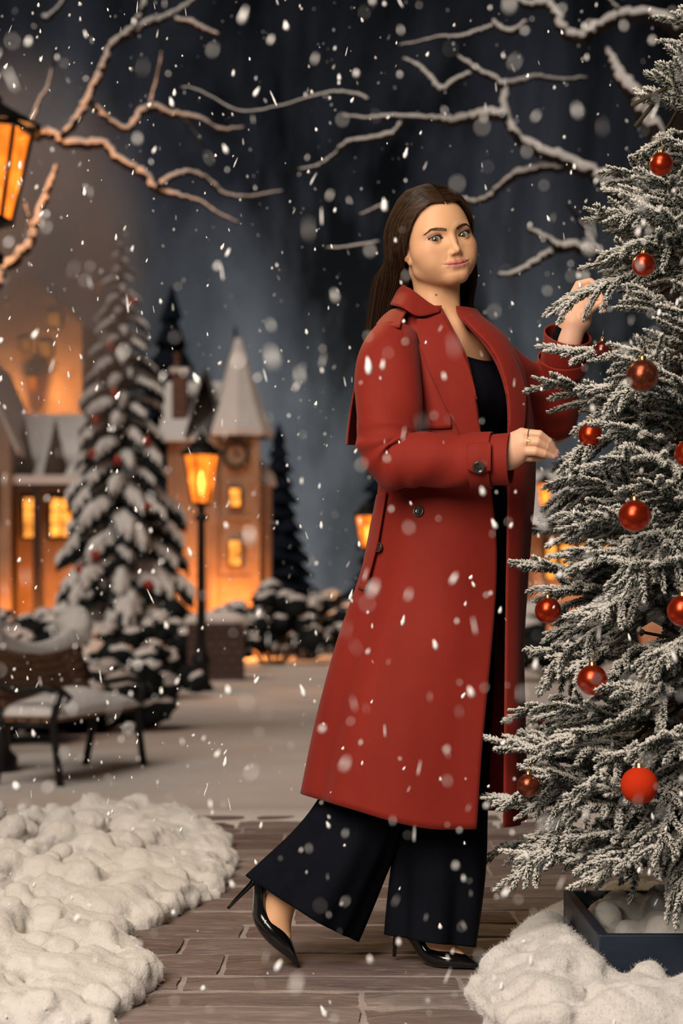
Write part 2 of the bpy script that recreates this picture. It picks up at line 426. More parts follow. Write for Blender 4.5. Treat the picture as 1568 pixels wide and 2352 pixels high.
def street_lamp(label, base, height, lw, energy, tall=1.4, group=None):
    """post and lantern; base: ground point; lw: lantern width"""
    x, y, z = base; root = empty('street_lamp', base, label, 'street lamp', group)
    lh = lw*tall; zl = height-lh*1.45                         # lantern foot
    pr = lw*.115
    mb = MB(); mb.lathe([(pr*3.0, 0), (pr*3.0, lw*.16), (pr*2.3, lw*.24), (pr*2.1, lw*.75), (pr*2.6, lw*.80), (pr*2.5, lw*.90), (pr*1.5, lw*1.1), (pr*1.3, lw*1.35)], 12)
    mb.build('post_base', MAT['iron'], root, loc=(0, 0, 0))
    mb = MB(); mb.lathe([(pr*1.25, lw*1.2), (pr*1.0, height*.5), (pr*.9, zl-lw*.5), (pr*1.7, zl-lw*.46), (pr*1.7, zl-lw*.38), (pr*.9, zl-lw*.3), (pr*.9, zl-lw*.1), (pr*2.2, zl-lw*.02), (pr*2.4, zl)], 14)
    mb.build('post', MAT['iron'], root, loc=(0, 0, 0))
    n = 6; wb, wt = lw*.27, lw*.50
    def cor(i, r, zz): a = i*2*math.pi/n+.3; return np.array((r*math.cos(a), r*math.sin(a), zz))
    mb = MB()
    for i in range(n):
        mb.tube([cor(i, wb, zl), cor(i, wt, zl+lh)], lw*.028, 6)
        mb.tube([cor(i, wb, zl), cor(i+1, wb, zl)], lw*.035, 6); mb.tube([cor(i, wt, zl+lh), cor(i+1, wt, zl+lh)], lw*.04, 6)
    mb.build('lantern_frame', MAT['iron'], root, loc=(0, 0, 0))
    for i in range(n):
        mb = MB(); k = .97; a, b, c, d = cor(i, wb*k, zl), cor(i+1, wb*k, zl), cor(i+1, wt*k, zl+lh), cor(i, wt*k, zl+lh); mb.add([a, b, c, d], [(0, 1, 2, 3)])
        mb.build('pane', MAT['lamp_glass'], root, smooth=False, loc=(0, 0, 0))
    mb = MB(); mb.lathe([(0, zl+lh*.15), (lw*.05, zl+lh*.2), (lw*.085, zl+lh*.36), (lw*.06, zl+lh*.52), (0, zl+lh*.72)], 10); mb.build('flame', MAT['flame'], root, loc=(0, 0, 0))
    mb = MB(); mb.lathe([(wt*1.22, zl+lh), (wt*1.22, zl+lh*1.05), (wt*.95, zl+lh*1.12), (wt*.50, zl+lh*1.25), (wt*.34, zl+lh*1.30), (wt*.34, zl+lh*1.36), (wt*.18, zl+lh*1.40), (wt*.12, zl+lh*1.47), (0, zl+lh*1.53)], 12)
    rf = mb.build('lantern_roof', MAT['iron'], root, loc=(0, 0, 0))
    li = add_light('lamp_light', 'POINT', (x, y, z+zl+lh*.5), energy, WARM, shadow_soft_size=lw*.12)
    return root

def build_lamps():
    b = G_at(462, 0, 26.0); street_lamp('lit black street lamp standing beside the low brick planter wall', b, 3.86, .52, 800)
    b = G_at(-30, 0, 13.2); street_lamp('tall lit black street lamp beside the snowy bench', b, 5.17, .68, 720, 1.02)
    b = G_at(842, 0, 34.0); street_lamp('lit street lamp glowing just behind the back of the red coat', b, 3.35, .44, 260)
    b = G_at(1251, 0, 38.0); street_lamp('lit street lamp seen between the red coat and the frosted tree', b, 4.2, .36, 260)
build_lamps()

def build_bench():
    F = G_at(130, 0, 12.05); Rr = G_at(322, 0, 13.7); d = Vector((Rr.x-F.x, Rr.y-F.y, 0)); Ln = d.length; d.normalize(); bk = Vector((-d.y, d.x, 0))
    z0 = min(F.z, Rr.z); root = empty('park_bench', (F.x, F.y, z0), 'curved black iron park bench heaped with snow', 'bench')
    def W(a, b, h): return tuple(Vector((0, 0, 0))+d*a+bk*b+Vector((0, 0, h)))       # along, back, up (local)
    D = .40
    for s, a in enumerate((0, Ln)):
        mb = MB()
        mb.tube([W(a, -.03, 0), W(a, 0, .22), W(a, .03, .44), W(a, -.01, .60), W(a, -.03, .66)], [.030, .026, .028, .028, .026], 8)     # front leg up to the arm
        mb.tube([W(a, D+.06, 0), W(a, D, .30), W(a, D+.02, .46), W(a, D+.08, .75), W(a, D+.14, 1.02), W(a, D+.12, 1.08)], [.030, .028, .028, .028, .028, .020], 8)
        mb.tube([W(a, -.05, .655), W(a, .10, .69), W(a, .28, .66), W(a, .42, .70), W(a, D+.07, .80)], [.030, .028, .026, .026, .024], 8)
        mb.tube([W(a, .02, .43), W(a, D, .43)], .022, 8)
        mb.tube([W(a, -.05, .655), W(a, -.10, .62), W(a, -.07, .58)], [.026, .022, .016], 8)
        mb.build('end_frame', MAT['iron'], root, loc=(0, 0, 0))
    for i in range(5):
        mb = MB(); b0 = .03+i*.095; M = Matrix(((d.x, bk.x, 0, 0), (d.y, bk.y, 0, 0), (0, 0, 1, 0), (0, 0, 0, 1)))
        mb.box((0, b0, .445), (Ln, b0+.075, .47), M); mb.build('seat_slat', MAT['bench_wood'], root, smooth=False, loc=(0, 0, 0))
    for i in range(6):
        h = .54+i*.078; b0 = D+.03+i*.018; G = []
        for k in range(13):
            t = k/12; sag = -.10*(1-(2*t-1)**2)*(i/5)
            G.append([W(t*Ln, b0, h+sag), W(t*Ln, b0, h+sag+.062)])
        G = np.array(G); mb = MB(); mb.grid(G); o = mb.build('back_slat', MAT['bench_wood'], root, smooth=False, loc=(0, 0, 0)); modifier(o, 'SOLIDIFY', thickness=.022)
    # snow lying on the seat, along the back and on the back posts
    def heap(name, fn, n=28, m=14):
        G = [[W(*fn(i/(n-1), j/(m-1))) for j in range(m)] for i in range(n)]; mb = MB(); mb.grid(np.array(G)); o = mb.build(name, MAT['bough_snow'], root, loc=(0, 0, 0)); modifier(o, 'SOLIDIFY', thickness=.03, offset=-1)
    R = random.Random(2)
    heap('seat_snow', lambda u, v: (u*(Ln-.06)+.03, .0+v*.50, .475+.13*math.sin(math.pi*v)**.6*math.sin(math.pi*u)**.3*(.75+.5*float(vnoise(u*5, v*3, 3)))))
    def back(u, v):
        t = u; sag = -.10*(1-(2*t-1)**2); e = .55+.55*abs(2*t-1)**1.5
        return (t*Ln, D+.06+.10*(v-.5)+.06, 1.00+sag+.10*e*math.sin(math.pi*v)**.7*(.7+.5*float(vnoise(u*7, v*2, 8))))
    heap('back_snow', back)
    def face(u, v): return (u*Ln*.96+.02*Ln, D-.02+.07*v-.035*math.sin(math.pi*v), .53+.38*v-.08*(1-(2*u-1)**2)*v+.02*float(vnoise(u*9, v*6, 5)))
    for a in (0, Ln):
        mb = MB(); c = np.array(W(a, D+.15, 1.10))
        G = [[c+np.array((math.cos(p)*math.cos(t)*.15, math.sin(p)*math.cos(t)*.15, math.sin(t)*.16))*(.85+.3*float(vnoise(p*2, t*3, 4))) for p in np.linspace(0, 2*math.pi, 18, endpoint=False)] for t in np.linspace(-1.2, 1.57, 12)]
        mb.grid(np.array(G), closed_u=True); mb.build('post_snow', MAT['bough_snow'], root, loc=(0, 0, 0))
build_bench()

def bough_meshes(seed, jag=9):
    """a drooping bough along +x, unit length; returns (needle mesh, snow mesh)"""
    R = np.random.RandomState(seed); n, m = 22, 15; Gt = []; Gb = []; Gs = []
    wob = R.rand(40)
    for i in range(n):
        t = i/(n-1); w = .30*math.sin(math.pi*min(1, .12+t*.88))**.75*(1-.55*t)+.03; w *= 1+.30*math.sin(t*jag*6.28+wob[0]*6)*t
        zc = .10*math.sin(t*2.4)-.42*t*t
        a = []; b = []; s = []
        for j in range(m):
            v = j/(m-1)*2-1; y = v*w; edge = abs(v)
            up = .055*(1-v*v)+.02*(vnoise(t*9+seed, v*3, seed)-.5)
            dn = -.05*(1-v*v)-.13*edge*(.5+.9*float(vnoise(t*16+seed*3, v*4, seed+4)))*(.4+t)
            a.append((t, y, zc+up-.10*edge*edge)); b.append((t, y*.97, zc+dn-.10*edge*edge))
            cov = math.sin(math.pi*np.clip((t-.10)/.92, 0, 1))**.5*(1-edge**3)
            s.append((t*1.02, y*.86, zc+up-.10*edge*edge-.02+.105*cov*(.55+.8*float(vnoise(t*6+seed*2, v*2.5, seed+9)))))
        Gt.append(a); Gb.append(b); Gs.append(s)
    mb = MB(); mb.grid(np.array(Gt)); mb.grid(np.array(Gb), flip=True); me = mb.mesh('bough')
    ms = MB(); ms.grid(np.array(Gs)); sn = ms.mesh('snow')
    return me, sn
BOUGHS = [bough_meshes(s, 5+s) for s in range(5)]
for a, b in BOUGHS: a.materials.append(MAT['spruce']); b.materials.append(MAT['bough_snow'])
def spruce(label, base, H, Rad, n, seed, group=None, snow=True, name='snowy_spruce', cat='tree'):
    R = random.Random(seed); root = empty(name, base, label, cat, group)
    mb = MB(); mb.tube([(0, 0, 0), (0, 0, H*.6), (0, 0, H*.99)], [H*.022, H*.012, H*.003], 8); mb.build('trunk', MAT['bark'], root, loc=(0, 0, 0))
    for i in range(n):
        t = (i/n)**1.25; z = H*(.07+.91*t); r = Rad*(1-t)**.85+H*.012; a = i*2.399+R.uniform(-.2, .2)
        if math.sin(a) > .55: continue                       # nothing to see on the far side
        me, sn = BOUGHS[R.randrange(5)]; L = r*R.uniform(.85, 1.12)
        o = bpy.data.objects.new('branch', me); COL.objects.link(o); o.parent = root; o.location = (0, 0, z)
        o.rotation_euler = Euler((R.uniform(-.15, .15), R.uniform(-.15, .18), a), 'XYZ'); o.scale = (L, L*R.uniform(.9, 1.3), L*R.uniform(.75, 1.05))
        if snow:
            s = bpy.data.objects.new('snow', sn); COL.objects.link(s); s.parent = o
    return root
def build_spruces():
    b = G_at(278, 0, 38.0); H = PZ(508, 38.0)-b.z
    spruce('tall spruce laden with snow and hung with red balls', b, H, 1.62, 150, 3)
    ords = 'topmost second third fourth fifth sixth seventh eighth ninth tenth eleventh twelfth thirteenth'.split()
    for k, (px, py) in enumerate([(222, 662), (303, 692), (254, 796), (263, 903), (220, 965), (337, 1014), (212, 1043), (270, 1057), (337, 1163), (295, 1225), (220, 1275), (183, 1308), (342, 1343)]):
        t = (PZ(py, 38)-b.z)/H; r = 1.62*(1-t)**.85+.1; dx = PX(px, 37)-b.x; dy = math.sqrt(max(.05, (r*.92)**2-dx*dx)); q = P(px, py, 38-dy)
        rt = empty('tree_ball', q, ords[k]+' red ball counted down from the tip of the snowy spruce', 'bauble', 'red balls on the snowy spruce')
        mb = MB(); rr = .105; mb.lathe([(rr*math.sin(a), -rr*math.cos(a)) for a in np.linspace(0, math.pi, 17)], 20); mb.build('ball', MAT['spruce_red'], rt, loc=(0, 0, 0))
        mb = MB(); mb.lathe([(.0, rr*1.25), (rr*.25, rr*1.2), (rr*.25, rr*.95)], 10); mb.build('cap', MAT['brass'], rt, loc=(0, 0, 0))
    R = random.Random(12)
    for px, d, top, lab in [(395, 72, 640, 'dark spruce between the tall snowy spruce and the clock tower'), (640, 100, 960, 'dark spruce rising just beyond the clock tower lean-to'), (900, 108, 860, 'dark spruce mostly hidden behind the back of the red coat')]:
        b = G_at(px, 0, d); H = PZ(top, d)-b.z
        root = empty('far_spruce', b, lab, 'tree', 'dark spruces of the wood')
        mb = MB(); mb.tube([(0, 0, 0), (0, 0, H*.9)], [H*.02, H*.004], 6); mb.build('trunk', MAT['bark'], root, loc=(0, 0, 0))
        mb = MB(); n = 13
        for k in range(n):
            t = k/n; z0 = H*(.06+.90*t); r = H*.19*(1-t)**.9+H*.012; hh = H*.16*(1-t*.5); seg = 18; ring = []; top_ = []
            for i in range(seg):
                a = i*2*math.pi/seg; rr = r*(.72+.5*R.random()); ring.append((rr*math.cos(a), rr*math.sin(a), z0-hh*.18*R.random())); top_.append((r*.12*math.cos(a), r*.12*math.sin(a), z0+hh))
            mb.grid(np.array([ring, top_]), closed_u=True)
        mb.build('foliage', MAT['far_spruce'], root, loc=(0, 0, 0))
build_spruces()

def window(parent, M, w, h, nx=2, ny=2, arch=False):
    """lit window in the local xz plane of M (front towards -y)"""
    mb = MB(); fr = min(w, h)*.07
    for a in (-w/2, w/2): mb.box((a-fr, -.06, -fr), (a+fr, .05, h+fr), M)
    for b in (0, h): mb.box((-w/2, -.06, b-fr), (w/2, .05, b+fr), M)
    for i in range(1, nx): mb.box((-w/2+w*i/nx-fr*.4, -.03, 0), (-w/2+w*i/nx+fr*.4, .03, h), M)
    for i in range(1, ny): mb.box((-w/2, -.03, h*i/ny-fr*.4), (w/2, .03, h*i/ny+fr*.4), M)
    f = mb.build('window', MAT['timber'], parent, smooth=False, loc=(0, 0, 0))
    for i in range(nx):
        for j in range(ny):
            mp = MB(); x0, x1, z0, z1 = -w/2+w*i/nx, -w/2+w*(i+1)/nx, h*j/ny, h*(j+1)/ny
            mp.add([tuple(M @ Vector(p)) for p in ((x0, 0, z0), (x1, 0, z0), (x1, 0, z1), (x0, 0, z1))], [(0, 1, 2, 3)])
            p = mp.build('pane', MAT['window_glass'], f, smooth=False, loc=(0, 0, 0))
def part(parent, name, m, fn, smooth=False):
    mb = MB(); fn(mb); return mb.build(name, MAT[m], parent, smooth=smooth, loc=(0, 0, 0))
def gable_roof(mb, x0, x1, y0, y1, z0, zr, ov=.25, th=.14, axis='x'):
    if axis == 'x':
        ym = (y0+y1)/2
        for ya, s in ((y0-ov, 1), (y1+ov, -1)):
            dz = -(ov)*(zr-z0)/((y1-y0)/2)
            A = [(x0-ov, ya, z0+dz), (x1+ov, ya, z0+dz), (x1+ov, ym, zr), (x0-ov, ym, zr)]; B = [(p[0], p[1], p[2]+th) for p in A]
            mb.add(A+B, [(0, 3, 2, 1), (4, 5, 6, 7), (0, 1, 5, 4), (1, 2, 6, 5), (2, 3, 7, 6), (3, 0, 4, 7)])
    else:
        xm = (x0+x1)/2
        for xa in (x0-ov, x1+ov):
            dz = -(ov)*(zr-z0)/((x1-x0)/2)
            A = [(xa, y0-ov, z0+dz), (xa, y1+ov, z0+dz), (xm, y1+ov, zr), (xm, y0-ov, zr)]; B = [(p[0], p[1], p[2]+th) for p in A]
            mb.add(A+B, [(0, 3, 2, 1), (4, 5, 6, 7), (0, 1, 5, 4), (1, 2, 6, 5), (2, 3, 7, 6), (3, 0, 4, 7)])
def gable_wall(mb, x0, x1, y, z0, zr, th=.2):
    xm = (x0+x1)/2; A = [(x0, y, z0), (x1, y, z0), (xm, y, zr)]; B = [(p[0], y+th, p[2]) for p in A]
    mb.add(A+B, [(0, 1, 2), (5, 4, 3), (0, 3, 4, 1), (1, 4, 5, 2), (2, 5, 3, 0)])
def build_houses():
    T = Matrix.Translation
    # cottage on the left with lit windows -----------------------------------------------------
    d = 44.0; s = d/F_PX; b = G_at(100, 0, d); root = empty('cottage', b, 'snow-roofed cottage with glowing amber windows and dark dormer spires', 'house')
    X = lambda px: (px-784)*s-b.x; Z = lambda py: CAM_H+(HORIZON-py)*s-b.z
    x0, x1 = X(-60), X(215); zt = Z(1100)
    part(root, 'wall', 'stone', lambda m: m.box((x0, 0, 0), (x1, 5, zt)))
    part(root, 'roof', 'roof_slate', lambda m: gable_roof(m, x0, x1, 0, 5, zt, Z(955), .3, .12))
    part(root, 'roof_snow', 'bough_snow', lambda m: gable_roof(m, x0+.05, x1-.05, -.05, 5.05, zt+.13, Z(940), .27, .16))
    part(root, 'eave_snow', 'bough_snow', lambda m: m.box((X(38), -1.0, Z(1118)), (X(205), -.05, Z(1098))))
    part(root, 'porch_beam', 'timber', lambda m: m.box((X(40), -.95, Z(1128)), (X(203), -.02, Z(1118))))
    for px in (44, 98, 196): part(root, 'porch_post', 'timber', lambda m: m.box((X(px)-.09, -.9, 0), (X(px)+.09, -.72, Z(1126))))
    for a, c in ((2, 30), (54, 84), (114, 168)):
        M = T((X((a+c)/2), -.06, Z(1236))); window(root, M, (c-a)*s, (1236-1142)*s, 2, 3)
    M = T((X(10), -.06, Z(1205))); window(root, M, 26*s, (1205-1095)*s, 1, 3)
    for px in (57, 130):                                                    # dormer spires
        part(root, 'dormer_spire', 'timber', lambda m: m.lathe([(.34, 0), (.26, .35), (.12, .95), (.02, 1.45), (0, 1.5)], 10, T((X(px), -.15, Z(1098)))), True)
    # steep gable at the edge of the picture
    gx0, gx1 = X(-110), X(62)
    part(root, 'gable_wing', 'stone', lambda m: (m.box((gx0, -1.2, 0), (gx1-.2, 3, Z(1010))), gable_wall(m, gx0, gx1-.2, -1.2, Z(1010), Z(830))))
    part(root, 'gable_roof', 'bough_snow', lambda m: gable_roof(m, gx0, gx1-.2, -1.2, 3, Z(1010), Z(835), .22, .20, 'y'))
    M = T((X(2), -1.27, Z(1200))); window(root, M, 26*s, 110*s, 2, 3)
    # taller house behind, its lamp-lit front showing above the cottage roof
    d = 58.0; s = d/F_PX; b = G_at(95, 0, d); root = empty('tall_house', b, 'tall lamp-lit house front rising behind the snow-roofed cottage', 'house')
    X = lambda px: (px-784)*s-b.x; Z = lambda py: CAM_H+(HORIZON-py)*s-b.z
    part(root, 'wall', 'stone', lambda m: m.box((X(-40), 0, 0), (X(188), 4, Z(745))))
    part(root, 'gable', 'stone', lambda m: gable_wall(m, X(-40), X(188), 0, Z(745), Z(640), 4))
    part(root, 'roof', 'roof_slate', lambda m: gable_roof(m, X(-40), X(188), .05, 4, Z(745), Z(637), .12, .12, 'y'))
    for px, py, w_ in ((125, 752, 30), (105, 820, 28), (58, 812, 22)): window(root, T((X(px), -.06, Z(py))), w_*s, 34*s, 2, 2)
    lb = part(root, 'added_wall_lantern', 'iron', lambda m: (m.tube([(X(85), 0, Z(880)), (X(85), -.9, Z(872))], .03, 6), m.lathe([(.19, .10), (.12, .2), (.02, .3)], 8, T((X(85), -.9, Z(872)-.15)))))  # added lantern, put in to light this front orange
    part(root, 'added_lantern_glass', 'lamp_glass', lambda m: m.lathe([(0, -.31), (.10, -.3), (.16, .1), (0, .11)], 8, T((X(85), -.9, Z(872)-.15))))
    add_light('facade_fill_light', 'POINT', b+Vector((X(85), -1.3, Z(872)-.2)), 800, WARM, shadow_soft_size=.08)
    # clock tower with its nave ------------------------------------------------------------------
    d = 46.0; s = d/F_PX; b = G_at(540, 0, d); root = empty('clock_tower', b, 'stone clock tower with a steep snowy spire and a lower roofed hall', 'building')
    X = lambda px: (px-784)*s-b.x; Z = lambda py: CAM_H+(HORIZON-py)*s-b.z
    w = (596-492)*s
    part(root, 'tower_wall', 'stone', lambda m: m.box((X(492), 0, 0), (X(588), w, Z(1000))))
    for py in (1010, 1190, 1330): part(root, 'string_course', 'stone', lambda m: m.box((X(488), -.07, Z(py)-.05), (X(592), w+.05, Z(py)+.05)))
    for px in (492, 588): part(root, 'corner_pier', 'stone', lambda m: m.box((X(px)-.10, -.10, 0), (X(px)+.10, .12, Z(1000))))
    cx = X(540)
    def spire(m):
        r0 = w*.74; m.lathe([(r0*1.02, Z(1000)), (r0*.98, Z(985)), (r0*.66, Z(930)), (r0*.40, Z(870)), (r0*.20, Z(815)), (r0*.07, Z(775)), (.03, Z(765))], 8, T((cx-.03, w/2, 0)))
    part(root, 'spire', 'roof_slate', spire)
    part(root, 'spire_snow', 'bough_snow', lambda m: m.lathe([(w*.74*k, z) for k, z in ((1.05, Z(1003)), (1.05, Z(990)), (.72, Z(930)), (.46, Z(868)), (.26, Z(812)), (.10, Z(772)))], 8, T((cx+.06, w/2-.07, .02))))
    part(root, 'finial', 'timber', lambda m: m.lathe([(.045, Z(790)), (.03, Z(765)), (.07, Z(760)), (.03, Z(754)), (.05, Z(749)), (.02, Z(742)), (0, Z(735))], 8, T((cx-.03, w/2, 0))), True)
    # clock
    Mc = T((cx, -.06, Z(1045))) @ Matrix.Rotation(math.pi/2, 4, 'X'); r = 30*s
    part(root, 'clock_ring', 'timber', lambda m: m.lathe([(r*.78, 0), (r*.80, .10), (r, .10), (r*1.04, 0)], 28, Mc), True)
    cf = part(root, 'clock_face', 'stone', lambda m: m.lathe([(0, .03), (r*.8, .03)], 28, Mc))
    part(root, 'clock_hand', 'timber', lambda m: (m.box((-.02, .0, .04), (.02, r*.62, .06), Mc), m.box((0, -.02, .04), (r*.45, .02, .06), Mc)))
    M = T((cx, -.06, Z(1165))); window(root, M, 26*s, 44*s, 1, 2)
    M = T((cx, -.06, Z(1300))); window(root, M, 30*s, 60*s, 2, 2)
    part(root, 'door', 'timber', lambda m: m.box((cx-.28, -.06, 0), (cx+.28, .02, Z(1385))))
    # hall to the left
    hx0, hx1 = X(380), X(500)
    part(root, 'hall_wall', 'stone', lambda m: m.box((hx0, .5, 0), (hx1, 4, Z(1000))))
    part(root, 'hall_roof', 'roof_slate', lambda m: gable_roof(m, hx0, hx1, .5, 4, Z(1000), Z(865), .2, .12))
    part(root, 'hall_roof_snow', 'bough_snow', lambda m: gable_roof(m, hx0, hx1, .45, 4.05, Z(995), Z(858), .22, .08))
    part(root, 'hall_gable', 'roof_slate', lambda m: gable_roof(m, X(432), X(505), .2, 2, Z(975), Z(850), .1, .1, 'y'))
    ch = part(root, 'chimney', 'chimney_brick', lambda m: m.box((X(387), .9, Z(1000)), (X(421), 1.35, Z(845))))
    part(root, 'chimney_cap', 'bough_snow', lambda m: m.box((X(382), .85, Z(845)), (X(427), 1.4, Z(834))))
    part(root, 'chimney_pot', 'chimney_brick', lambda m: m.lathe([(.10, Z(834)), (.08, Z(805)), (.11, Z(803)), (.11, Z(797))], 10, T((X(398), 1.1, 0))), True)
    # small outbuilding right of the tower
    part(root, 'lean_to', 'stone', lambda m: m.box((X(586), .4, 0), (X(618), 2, Z(1110))))
    part(root, 'lean_to_roof', 'bough_snow', lambda m: m.lathe([(w*.36, Z(1112)), (w*.30, Z(1085)), (w*.12, Z(1060)), (0, Z(1050))], 12, T((X(596), .9, 0))), True)
    # house far to the right, seen between the coat and the frosted tree ---------------------------
    d = 48.0; s = d/F_PX; b = G_at(1330, 0, d); root = empty('cottage', b, 'snow-roofed cottage with amber windows behind the frosted tree', 'house')
    X = lambda px: (px-784)*s-b.x; Z = lambda py: CAM_H+(HORIZON-py)*s-b.z
    part(root, 'wall', 'stone', lambda m: m.box((X(1225), 0, 0), (X(1520), 5, Z(1215))))
    part(root, 'roof', 'roof_slate', lambda m: gable_roof(m, X(1225), X(1520), 0, 5, Z(1215), Z(1090), .3, .12))
    part(root, 'roof_snow', 'bough_snow', lambda m: gable_roof(m, X(1226), X(1519), -.05, 5.05, Z(1213)+.14, Z(1078), .28, .14))
    for a in (1262, 1300, 1345, 1400, 1460): window(root, T((X(a), -.06, Z(1330))), 28*s, 80*s, 2, 2)
    # brick planter wall beside the lamp -----------------------------------------------------------
    d = 30.0; s = d/F_PX; b = G_at(505, 0, d); root = empty('planter_wall', b, 'low dark brick planter wall with a snow-covered coping', 'garden bed')
    X = lambda px: (px-784)*s-b.x; Z = lambda py: CAM_H+(HORIZON-py)*s-b.z
    zt = Z(1432); R = random.Random(5)
    part(root, 'core', 'wall_brick', lambda m: m.box((X(430)+.02, .02, 0), (X(560)-.02, .58, zt)))
    h = zt/7
    for r_ in range(7):
        x = X(430)+(0 if r_ % 2 else -.0); k = 0
        while x < X(560)-.03:
            wd = min(.20 if (k or r_ % 2) else .10, X(560)-x); mbk = MB(); mbk.box((0, -.02, r_*h+.006), (wd-.012, .10, (r_+1)*h-.006)); o = mbk.build('brick', MAT['wall_brick'], root, smooth=False, loc=(x, 0, 0)); x += wd; k += 1
    part(root, 'coping_snow', 'bough_snow', lambda m: m.tube([(X(426), .28, zt+.02), (X(460), .28, zt+.05), (X(530), .28, zt+.05), (X(565), .28, zt+.02)], [.10, .16, .16, .10], 12), True)
build_houses()

def shrub(label, base, w, h, seed, n=34, group=None):
    R = random.Random(seed); root = empty('snowy_shrub', base, label, 'shrub', group)
    fo = MB(); sn = MB(); st = MB()
    for i in range(n):
        a = R.uniform(0, 6.28); r = math.sqrt(R.random())*w*.5; zz = h*(.25+.65*R.random()*(1-(r/(w*.5))**2*.5)); c = np.array((r*math.cos(a), r*math.sin(a)*.7, zz)); q = w*R.uniform(.09, .15)
        st.tube([(c[0]*.2, c[1]*.2, 0), (c[0]*.7, c[1]*.7, zz*.6), tuple(c)], [.02, .014, .006], 5)
        def blob(mb, cc, rr, fl, lo):
            G = [[cc+np.array((math.cos(p)*math.cos(t), math.sin(p)*math.cos(t), math.sin(t)*fl))*rr*(.70+.6*float(vnoise(p*2.2+seed, t*3+i, i))) for p in np.linspace(0, 2*math.pi, 11, endpoint=False)] for t in np.linspace(lo, 1.57, 7)]
            mb.grid(np.array(G), closed_u=True)
        blob(fo, c, q, .8, -1.57)
        if R.random() < .75: blob(sn, c+np.array((0, 0, q*.35)), q*.85, .62, -.5)
    st.build('stems', MAT['bark'], root, loc=(0, 0, 0)); fo.build('foliage', MAT['spruce'], root, loc=(0, 0, 0)); sn.build('snow', MAT['bough_snow'], root, loc=(0, 0, 0))
def build_shrubs():
    S = [(50, 26, 2.2, 1.3, 'low snowy shrub growing beneath the cottage windows'), (130, 33, 2.0, 1.3, 'snowy shrub between the cottage and the tall spruce'),
         (400, 32, 1.7, 1.4, 'snowy shrub between the tall spruce and the street lamp'), (625, 38.5, 2.2, 1.9, 'snowy shrub at the foot of the clock tower'),
         (700, 42.3, 2.1, 1.7, 'broad snowy shrub beyond the clock tower, next along the path'), (775, 49, 2.4, 1.9, 'snowy shrub growing close behind the coat, farthest from the tower'),
         (195, 17.5, 1.6, .75, 'snow-capped shrub right behind the bench back'), (-10, 16.0, 1.5, 1.1, 'snow-capped shrub behind the tall street lamp and bench'), (330, 24, 1.7, .9, 'low snowy shrub under the spruce boughs, near the bench'), (535, 35, 1.0, 1.2, 'narrow snowy shrub in front of the tower door'),
         (1290, 30, 2.2, 1.4, 'snowy shrub half hidden behind the frosted tree')]
    for i, (px, d, w, h, lab) in enumerate(S): shrub(lab, G_at(px, 0, d), w, h, 40+i)
    # added lanterns, put in front of the houses to warm the walls
    for px, d, e, lab in [(452, 43.6, 1700, 'small added lantern glowing at the hall wall, by the shrubs'), (556, 44.4, 1700, 'small added lantern glowing at the foot of the clock tower'),
                          (75, 41.5, 1300, 'small added lantern glowing below the cottage windows'), (1290, 45.5, 900, 'small added lantern glowing before the cottage behind the frosted tree')]:
        b = G_at(px, 0, d); root = empty('added_lantern', b, lab, 'lantern')
        mb = MB(); mb.lathe([(.10, 0), (.10, .06), (.03, .1), (.03, .5), (.12, .52), (.12, .56)], 8); mb.build('stand', MAT['iron'], root, loc=(0, 0, 0))
        mb = MB(); mb.lathe([(.09, .56), (.12, .80)], 6); mb.build('pane', MAT['lamp_glass'], root, loc=(0, 0, 0), smooth=False)
        mb = MB(); mb.lathe([(.16, .80), (.10, .88), (.02, .94), (0, .97)], 8); mb.build('lantern_roof', MAT['iron'], root, loc=(0, 0, 0))
        add_light('wall_fill_light', 'POINT', b+Vector((0, 0, .68)), e, WARM, shadow_soft_size=.05)
build_shrubs()

def bare_tree(label, trunk, branches, d0, seed):
    """trunk: list of (px, py, radius px); branches: lists of (px, py, radius px); all at about distance d0"""
    R = random.Random(seed); s = d0/F_PX; base = G_at(trunk[0][0], 0, d0); root = empty('bare_tree', base, label, 'tree')
    def tubes(name, pl, dy):
        n = max(8, 5*len(pl)); A = spline(np.array([tuple(P(px, py, d0+dy*i/len(pl))) for i, (px, py, r) in enumerate(pl)]), n); rad = np.maximum(spline(np.array([[r] for _, _, r in pl]), n)[:, 0], .8)*s*.5
        jit = np.array([[R.gauss(0, 1) for _ in range(3)] for _ in range(n)]); jit[0] = 0; A = A+jit*rad[:, None]*.22
        mb = MB(); mb.tube(A, rad*.95, 9); o = mb.build(name, MAT['bark'], root)
        return o, A, rad
    tr = [(px, py, r) for px, py, r in trunk]
    A0 = [tuple(base)]+[tuple(P(px, py, d0)) for px, py, r in tr[1:]]
    mb = MB(); mb.tube(spline(np.array(A0), 24), np.maximum(spline(np.array([[r] for _, _, r in tr]), 24)[:, 0], 1)*s*.5, 12); mb.build('trunk', MAT['bark'], root)
    for pl in branches:
        snow = pl[0]; pts = pl[1:]
        o, A, rad = tubes('branch', pts, R.uniform(-.2, .8))
        if snow:
            lo, hi = int(len(A)*.03), int(len(A)*(.75+.25*snow)); B = A[lo:hi]+np.array((0, -.15, .62))*rad[lo:hi, None]; rr = rad[lo:hi]*np.array([.80+.25*R.random() for _ in range(hi-lo)]); rr[0] *= .4; rr[-1] *= .3
            mb = MB(); mb.tube(B, rr, 9); sn = mb.build('snow', MAT['bough_snow'], o)
    return root
